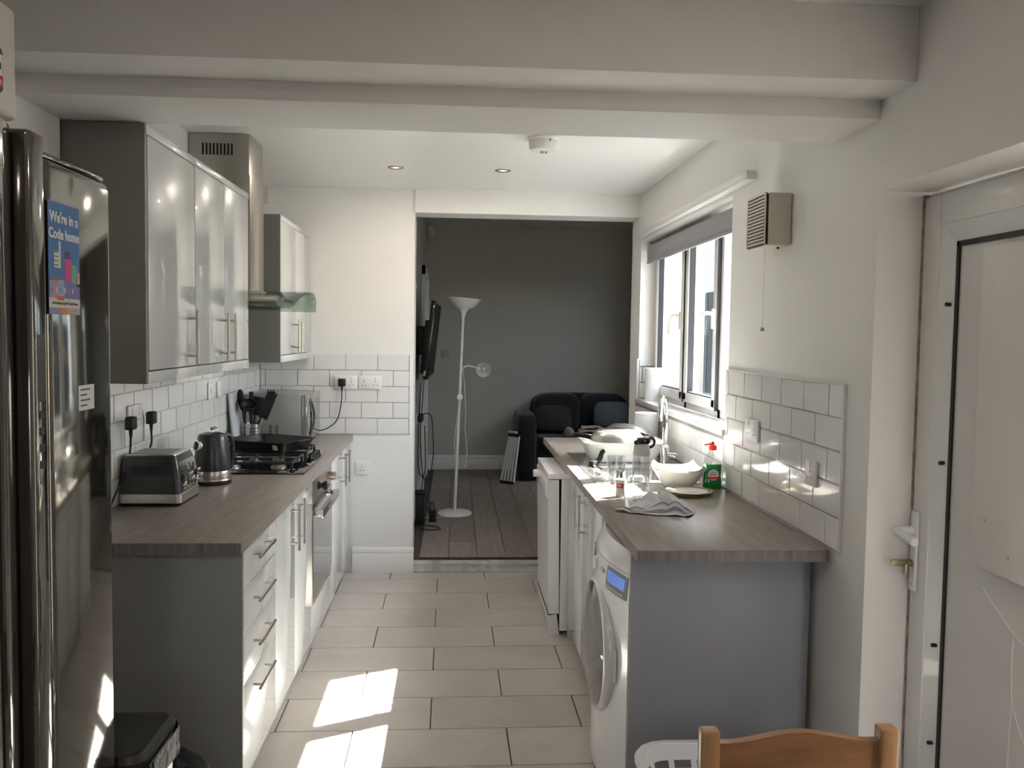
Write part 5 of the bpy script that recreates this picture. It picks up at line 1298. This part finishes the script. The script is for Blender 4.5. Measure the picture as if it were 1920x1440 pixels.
# television on a tilting bracket
tv = thing('television', (-0.09, 2.0, 1.19), 'black flat television tilted out from the grey wall on a bracket', 'television')
tn = Vector((0.995, -0.03, -0.10)).normalized(); ty = Vector((0.03, 0.9995, 0)).normalized(); tz = tn.cross(ty).normalized()
tc_ = Vector((-0.098, 1.98, 1.505))
MB().obox(tc_, tn * 0.017, ty * 0.46, tz * 0.318, 0.006).build('casing', M_blackgloss, tv)
MB().obox(tc_ + tn * 0.0175, tn * 0.0008, ty * 0.445, tz * 0.300).build('screen', mat('tv_screen', (0.006, 0.006, 0.007), 0.45, spec=0.2), tv)
MB().obox(tc_ - tn * 0.036 - tz * 0.06, tn * 0.020, ty * 0.34, tz * 0.22, 0.008).build('rear_housing', M_black, tv)
box('wall_bracket', (-0.2245, 1.80, 1.38), (-0.150, 2.10, 1.62), M_black, tv, 0.004)
MB().obox(tc_ - tn * 0.010 + tz * -0.27 + ty * -0.459, tn * 0.006, ty * 0.002, tz * 0.02).build('label', M_plinth, tv)
MB().tube([(-0.150, 1.62, 1.26), (-0.165, 1.58, 1.0), (-0.178, 1.55, 0.75), (-0.165, 1.50, 0.52), (-0.150, 1.42, 0.40), (-0.16, 1.30, 0.33)], 0.004, 6).build('power_lead', M_black, tv)
MB().tube([(-0.165, 1.70, 1.26), (-0.190, 1.66, 1.0), (-0.200, 1.62, 0.60), (-0.185, 1.52, 0.45), (-0.150, 1.45, 0.42), (-0.135, 1.55, 0.50), (-0.15, 1.70, 0.80)], 0.004, 6).build('aerial_lead', M_black, tv)
# socket, plugs and leads on the living room wall
ls = socket('double wall socket with black chargers below the television', (-0.225, 1.86, 0.84), (0, 1, 0), (1, 0, 0), 2)
ad = thing('phone_charger', (-0.20, 1.84, 0.80), 'pair of black chargers with a looping cable in the living room socket', 'charger')
MB().obox((-0.194, 1.825, 0.845), (0.020, 0, 0), (0, 0.022, 0), (0, 0, 0.030), 0.006).build('plug', M_black, ad)
MB().obox((-0.190, 1.895, 0.850), (0.024, 0, 0), (0, 0.024, 0), (0, 0, 0.032), 0.006).build('plug', M_black, ad)
MB().tube([(-0.170, 1.86, 0.88), (-0.125, 1.86, 0.885), (-0.095, 1.86, 0.84), (-0.085, 1.85, 0.70), (-0.080, 1.84, 0.55), (-0.095, 1.83, 0.42), (-0.11, 1.82, 0.34), (-0.145, 1.80, 0.33), (-0.17, 1.80, 0.38)], 0.004, 6).build('cable', M_black, ad)
ex = thing('extension_lead', (-0.15, 1.22, LZ), 'black tower extension lead with coiled flex on the laminate floor', 'extension lead')
box('block', (-0.196, 1.17, LZ + 0.001), (-0.128, 1.25, LZ + 0.235), M_black, ex, 0.01)
box('top_cap', (-0.200, 1.165, LZ + 0.2352), (-0.115, 1.255, LZ + 0.262), M_black, ex, 0.006)
MB().tube([(-0.128, 1.22, LZ + 0.21), (-0.09, 1.22, LZ + 0.17), (-0.085, 1.24, LZ + 0.08), (-0.10, 1.25, LZ + 0.10), (-0.07, 1.27, LZ + 0.16), (-0.05, 1.26, LZ + 0.08), (-0.06, 1.24, LZ + 0.02)], 0.0045, 6).build('coiled_flex', M_black, ex)
MB().tube([(-0.19, 1.16, LZ + 0.01), (-0.15, 1.03, LZ + 0.005), (-0.06, 0.98, LZ + 0.005), (0.0, 1.03, LZ + 0.005), (-0.05, 1.10, LZ + 0.005), (-0.12, 1.14, LZ + 0.006)], 0.0045, 6).build('floor_flex', M_black, ex)
box('adapter', (-0.095, 1.27, LZ + 0.001), (-0.040, 1.33, LZ + 0.09), M_black, ex, 0.006)

# sofa facing the kitchen
so = thing('sofa', (1.28, 3.5, LZ), 'charcoal fabric sofa against the grey living room wall', 'sofa')
SZ = LZ + 0.0008
box('base', (0.93, 3.16, SZ + 0.06), (1.93, 3.90, SZ + 0.30), M_sofa, so, 0.02, 3)
MB().superblock((0.82, 3.53, SZ + 0.34), (0.105, 0.40, 0.34), 6, 32, 16).build('arm', M_sofa, so)
MB().superblock((1.42, 3.80, SZ + 0.45), (0.53, 0.12, 0.41), 6, 32, 16).build('back', M_sofa, so)
for x in (1.168, 1.655):
    MB().superblock((x, 3.66, SZ + 0.66), (0.245, 0.13, 0.205), 4, 28, 14).build('back_cushion', M_sofa, so)
    MB().superblock((x, 3.37, SZ + 0.375), (0.243, 0.235, 0.085), 6, 28, 12).build('seat_cushion', M_sofa, so)
for x in (0.80, 1.88):
    for y in (3.22, 3.82): MB().cyl((x, y, SZ - 0.0005), (x, y, SZ + 0.07), 0.022, n=12).build('foot', M_black, so)
def pillow(label, c, hw, tilt, yaw, m):
    def dent(q): 
        k = 1 + 0.10 * (abs(q.x / hw) * abs(q.z / hw)); return Vector((q.x * k, q.y * (1 - 0.55 * max(abs(q.x), abs(q.z)) / hw), q.z * k))
    b = MB().superblock((0, 0, 0), (hw, 0.085, hw * 0.72), 3.2, 32, 16, dent)
    b.xf(Matrix.Translation(c) @ Matrix.Rotation(math.radians(yaw), 4, 'Z') @ Matrix.Rotation(math.radians(tilt), 4, 'X'))
    return tag(b.build('cushion', m), label, 'cushion')
pillow('dark grey scatter cushion propped beside the sofa arm', (1.105, 3.40, SZ + 0.615), 0.195, -20, 6, M_pillow)
pillow('slate blue scatter cushion on the far seat of the sofa', (1.72, 3.40, SZ + 0.655), 0.195, -16, -12, M_pillow2)
blk = thing('blanket', (1.42, 3.12, SZ + 0.46), 'folded beige knitted blanket heaped on the sofa seat', 'blanket')
for i in range(3):
    z0 = SZ + 0.475 + i * 0.032
    def fold(u, v, i=i, z0=z0):
        a = 2 * math.pi * v
        x = 1.30 + 0.03 * i + 0.26 * u
        r = 0.020 + 0.006 * math.sin(9 * u + i)
        return Vector((x, 3.16 + 0.012 * i + (0.105 - 0.012 * i) * math.cos(a) + 0.02 * math.sin(7 * u), z0 + r * math.sin(a) + 0.02 * math.sin(3.1 * u) - 0.02 * u))
    MB().grid(fold, 30, 24).build('fold', M_blanket, blk, angle=80)
MB().superblock((1.235, 3.115, SZ + 0.505), (0.055, 0.06, 0.050), 2.4, 24, 12, lambda q: q * (1 + 0.12 * math.sin(60 * q.x + 40 * q.z))).build('bunched_end', M_blanket, blk, angle=80)

# folded step stool / airer leaning on the sofa arm
ar = thing('folded_airer', (0.64, 3.1, LZ), 'folded white slatted airer leaning against the sofa arm', 'airer')
A0 = Vector((0.560, 3.10, LZ + 0.012)); A1 = Vector((0.645, 3.12, LZ + 0.475)); AW = Vector((0.120, -0.10, 0.0)); AWt = Vector((0.085, -0.09, 0))
for i in range(5):
    t = i / 4
    MB().cyl(A0 + AW * t, A1 + AWt * t, 0.0115, n=12).build('slat', M_white, ar)
MB().obox((A0 * 2 + AW) / 2 + Vector((0, 0, 0.004)), AW / 2 * 1.12, Vector((0.10, 0.12, 0)).normalized() * 0.012, (0, 0, 0.012), 0.004).build('foot_bar', M_black, ar)
MB().obox((A1 * 2 + AWt) / 2 + Vector((0, 0, 0.006)), AWt / 2 * 1.12, Vector((0.09, 0.085, 0)).normalized() * 0.020, (0, 0, 0.018), 0.005).build('hinge_bar', M_black, ar)
MB().obox((A1 * 2 + AWt) / 2 + Vector((-0.02, 0, 0.034)), AWt / 2 * 0.9, Vector((0.09, 0.085, 0)).normalized() * 0.016, (0, 0, 0.010), 0.004).build('tread', M_cream, ar)

# living room ceiling spotlight and sensor
LS = Vector((1.15, 3.05, 2.86))
sl = thing('spotlight_bar', LS, 'brass living room ceiling spotlight glowing warm', 'light')
MB().lathe([(0, 0), (0.05, 0), (0.05, -0.02), (0.03, -0.028), (0, -0.028)], LS, n=24).build('ceiling_plate', mat('brass', (0.55, 0.42, 0.20), 0.25, metal=1), sl)
MB().cyl(LS + Vector((0, 0, -0.02)), LS + Vector((-0.01, -0.02, -0.075)), 0.008, n=10).build('stem', MATS['brass'], sl)
MB().lathe([(0.012, 0), (0.030, -0.012), (0.036, -0.055), (0.033, -0.055), (0.026, -0.014), (0, -0.012)], LS + Vector((-0.012, -0.022, -0.070)), (-0.25, -0.4, 1), 22).build('spot_head', MATS['brass'], sl)
MB().superblock(LS + Vector((-0.004, -0.008, -0.110)), (0.022, 0.022, 0.014), 2, 16, 8).build('bulb', M_lamp, sl)
ps = thing('motion_sensor', (-0.17, LY, 2.6), 'small cream alarm sensor high in the living room corner', 'sensor')
box('case', (-0.205, LY - 0.045, 2.60), (-0.150, LY - 0.001, 2.71), M_cream, ps, 0.008)
box('lens', (-0.195, LY - 0.047, 2.615), (-0.160, LY - 0.044, 2.650), M_plinth, ps)
tag(thing('thermostat_plate', (0.02, LY, 1.42), 'faint grey switch plate on the living room wall behind the lamp', 'switch'), 'faint grey switch plate on the living room wall behind the lamp', 'switch')
tpt = bpy.data.objects['thermostat_plate']
box('plate', (-0.055, LY - 0.010, 1.30), (0.035, LY - 0.0005, 1.385), mat('grey_plate', (0.38, 0.37, 0.34), 0.4), tpt, 0.003)
box('rocker', (-0.020, LY - 0.013, 1.33), (0.0, LY - 0.0095, 1.355), MATS['grey_plate'], tpt)

# ================================================================== NEAR RIGHT: basket and chair
lb_ = thing('laundry_basket', (0.86, -3.20, 0), 'white plastic laundry basket with slotted sides by the washing machine', 'laundry basket')
KX0, KX1, KY0, KY1, KH = 0.640, 1.215, -3.385, -2.985, 0.352
M_bask = mat('white_basket_plastic', (0.74, 0.74, 0.77), 0.4)
loft([rsect(KX0 + .075, KX1 - .075, KY0 + .05, KY1 - .05, 0.0, 0.07), rsect(KX0 + .070, KX1 - .07, KY0 + .045, KY1 - .045, 0.012, 0.08)]).build('floor_pan', M_bask, lb_)
def ring_at(z):
    t = z / KH; k = 0.068 * (1 - t)
    return [Vector(p) for p in rsect(KX0 + .012 + k, KX1 - .012 - k, KY0 + .012 + k * 0.62, KY1 - .012 - k * 0.62, z, 0.085)]
def dense(z, n=72):
    P = ring_at(z); L = [0]
    for i in range(len(P)): L.append(L[-1] + (P[(i + 1) % len(P)] - P[i]).length)
    out = []
    for k in range(n):
        s = L[-1] * k / n; i = max(j for j in range(len(P)) if L[j] <= s + 1e-9)
        f_ = (s - L[i]) / max(1e-9, L[i + 1] - L[i]); out.append(P[i].lerp(P[(i + 1) % len(P)], f_))
    return out
b = MB(); N = 96
levels = [0.012, 0.05, 0.075, 0.10, 0.125, 0.15, 0.175, 0.20, 0.225, 0.25, 0.265, 0.279, 0.303, KH - 0.004]
VV = [[b.bm.verts.new(p) for p in dense(z, N)] for z in levels]
FF = []
for li in range(len(levels) - 1):
    slot = li in (1, 3, 5, 7, 11)
    for i in range(N):
        if slot and i % 4 != 0 : continue
        FF.append(b.bm.faces.new((VV[li][i], VV[li][(i + 1) % N], VV[li + 1][(i + 1) % N], VV[li + 1][i])))
bmesh.ops.recalc_face_normals(b.bm, faces=FF); bmesh.ops.solidify(b.bm, geom=FF, thickness=0.003)
b.build('slotted_side', M_bask, lb_)
rim = []
for o_, z in ((0.0, KH - 0.006), (0.020, KH - 0.004), (0.024, KH - 0.014), (0.022, KH - 0.014), (0.018, KH - 0.0005), (0.0, KH), (-0.002, KH - 0.004)):
    rim.append(rsect(KX0 + .012 - o_, KX1 - .012 + o_, KY0 + .012 - o_, KY1 - .012 + o_, z, 0.085 + o_))
loft(rim, False).build('rim', M_bask, lb_)

chr_ = thing('pine_chair', (0.80, -4.0, 0), 'varnished pine dining chair with a curved top rail', 'chair')
CYB = -3.80     # back plane (far side)
for x0, x1 in ((0.600, 0.638), (0.966, 1.004)):
    p = MB().box((x0, CYB - 0.034, 0.0), (x1, CYB, 0.775), 0.005, 2); p.build('back_post', M_pine2, chr_)
n = 20; top = []; bot = []
for i in range(n + 1):
    u = i / n; x = 0.638 + (0.966 - 0.638) * u
    t = 2 * u - 1
    bump_ = 0.5 * (1 + math.cos(math.pi * min(1, abs(t) / 0.92)))
    top.append((x, 0.748 + 0.020 * bump_))
poly = top + [(0.966, 0.692), (0.638, 0.692)]
MB().prism([(x, z) for x, z in poly], 'Y', CYB - 0.026, CYB - 0.006).build('top_rail', M_pine, chr_)
for x in (0.690, 0.745, 0.802, 0.859, 0.914): MB().cyl((x, CYB - 0.016, 0.44), (x, CYB - 0.016, 0.700), 0.010, n=12).build('spindle', M_pine2, chr_)
box('lower_rail', (0.638, CYB - 0.026, 0.395), (0.966, CYB - 0.006, 0.445), M_pine2, chr_, 0.003)
box('seat', (0.590, CYB - 0.44, 0.425), (1.014, CYB - 0.036, 0.450), M_pine2, chr_, 0.008, 3)
for x in (0.600, 0.966): box('front_leg', (x, CYB - 0.425, 0.0), (x + 0.038, CYB - 0.387, 0.425), M_pine2, chr_, 0.004)
for x in (0.612, 0.978): box('side_stretcher', (x, CYB - 0.388, 0.20), (x + 0.016, CYB - 0.034, 0.23), M_pine2, chr_)
box('front_apron', (0.638, CYB - 0.415, 0.365), (0.966, CYB - 0.397, 0.425), M_pine2, chr_)
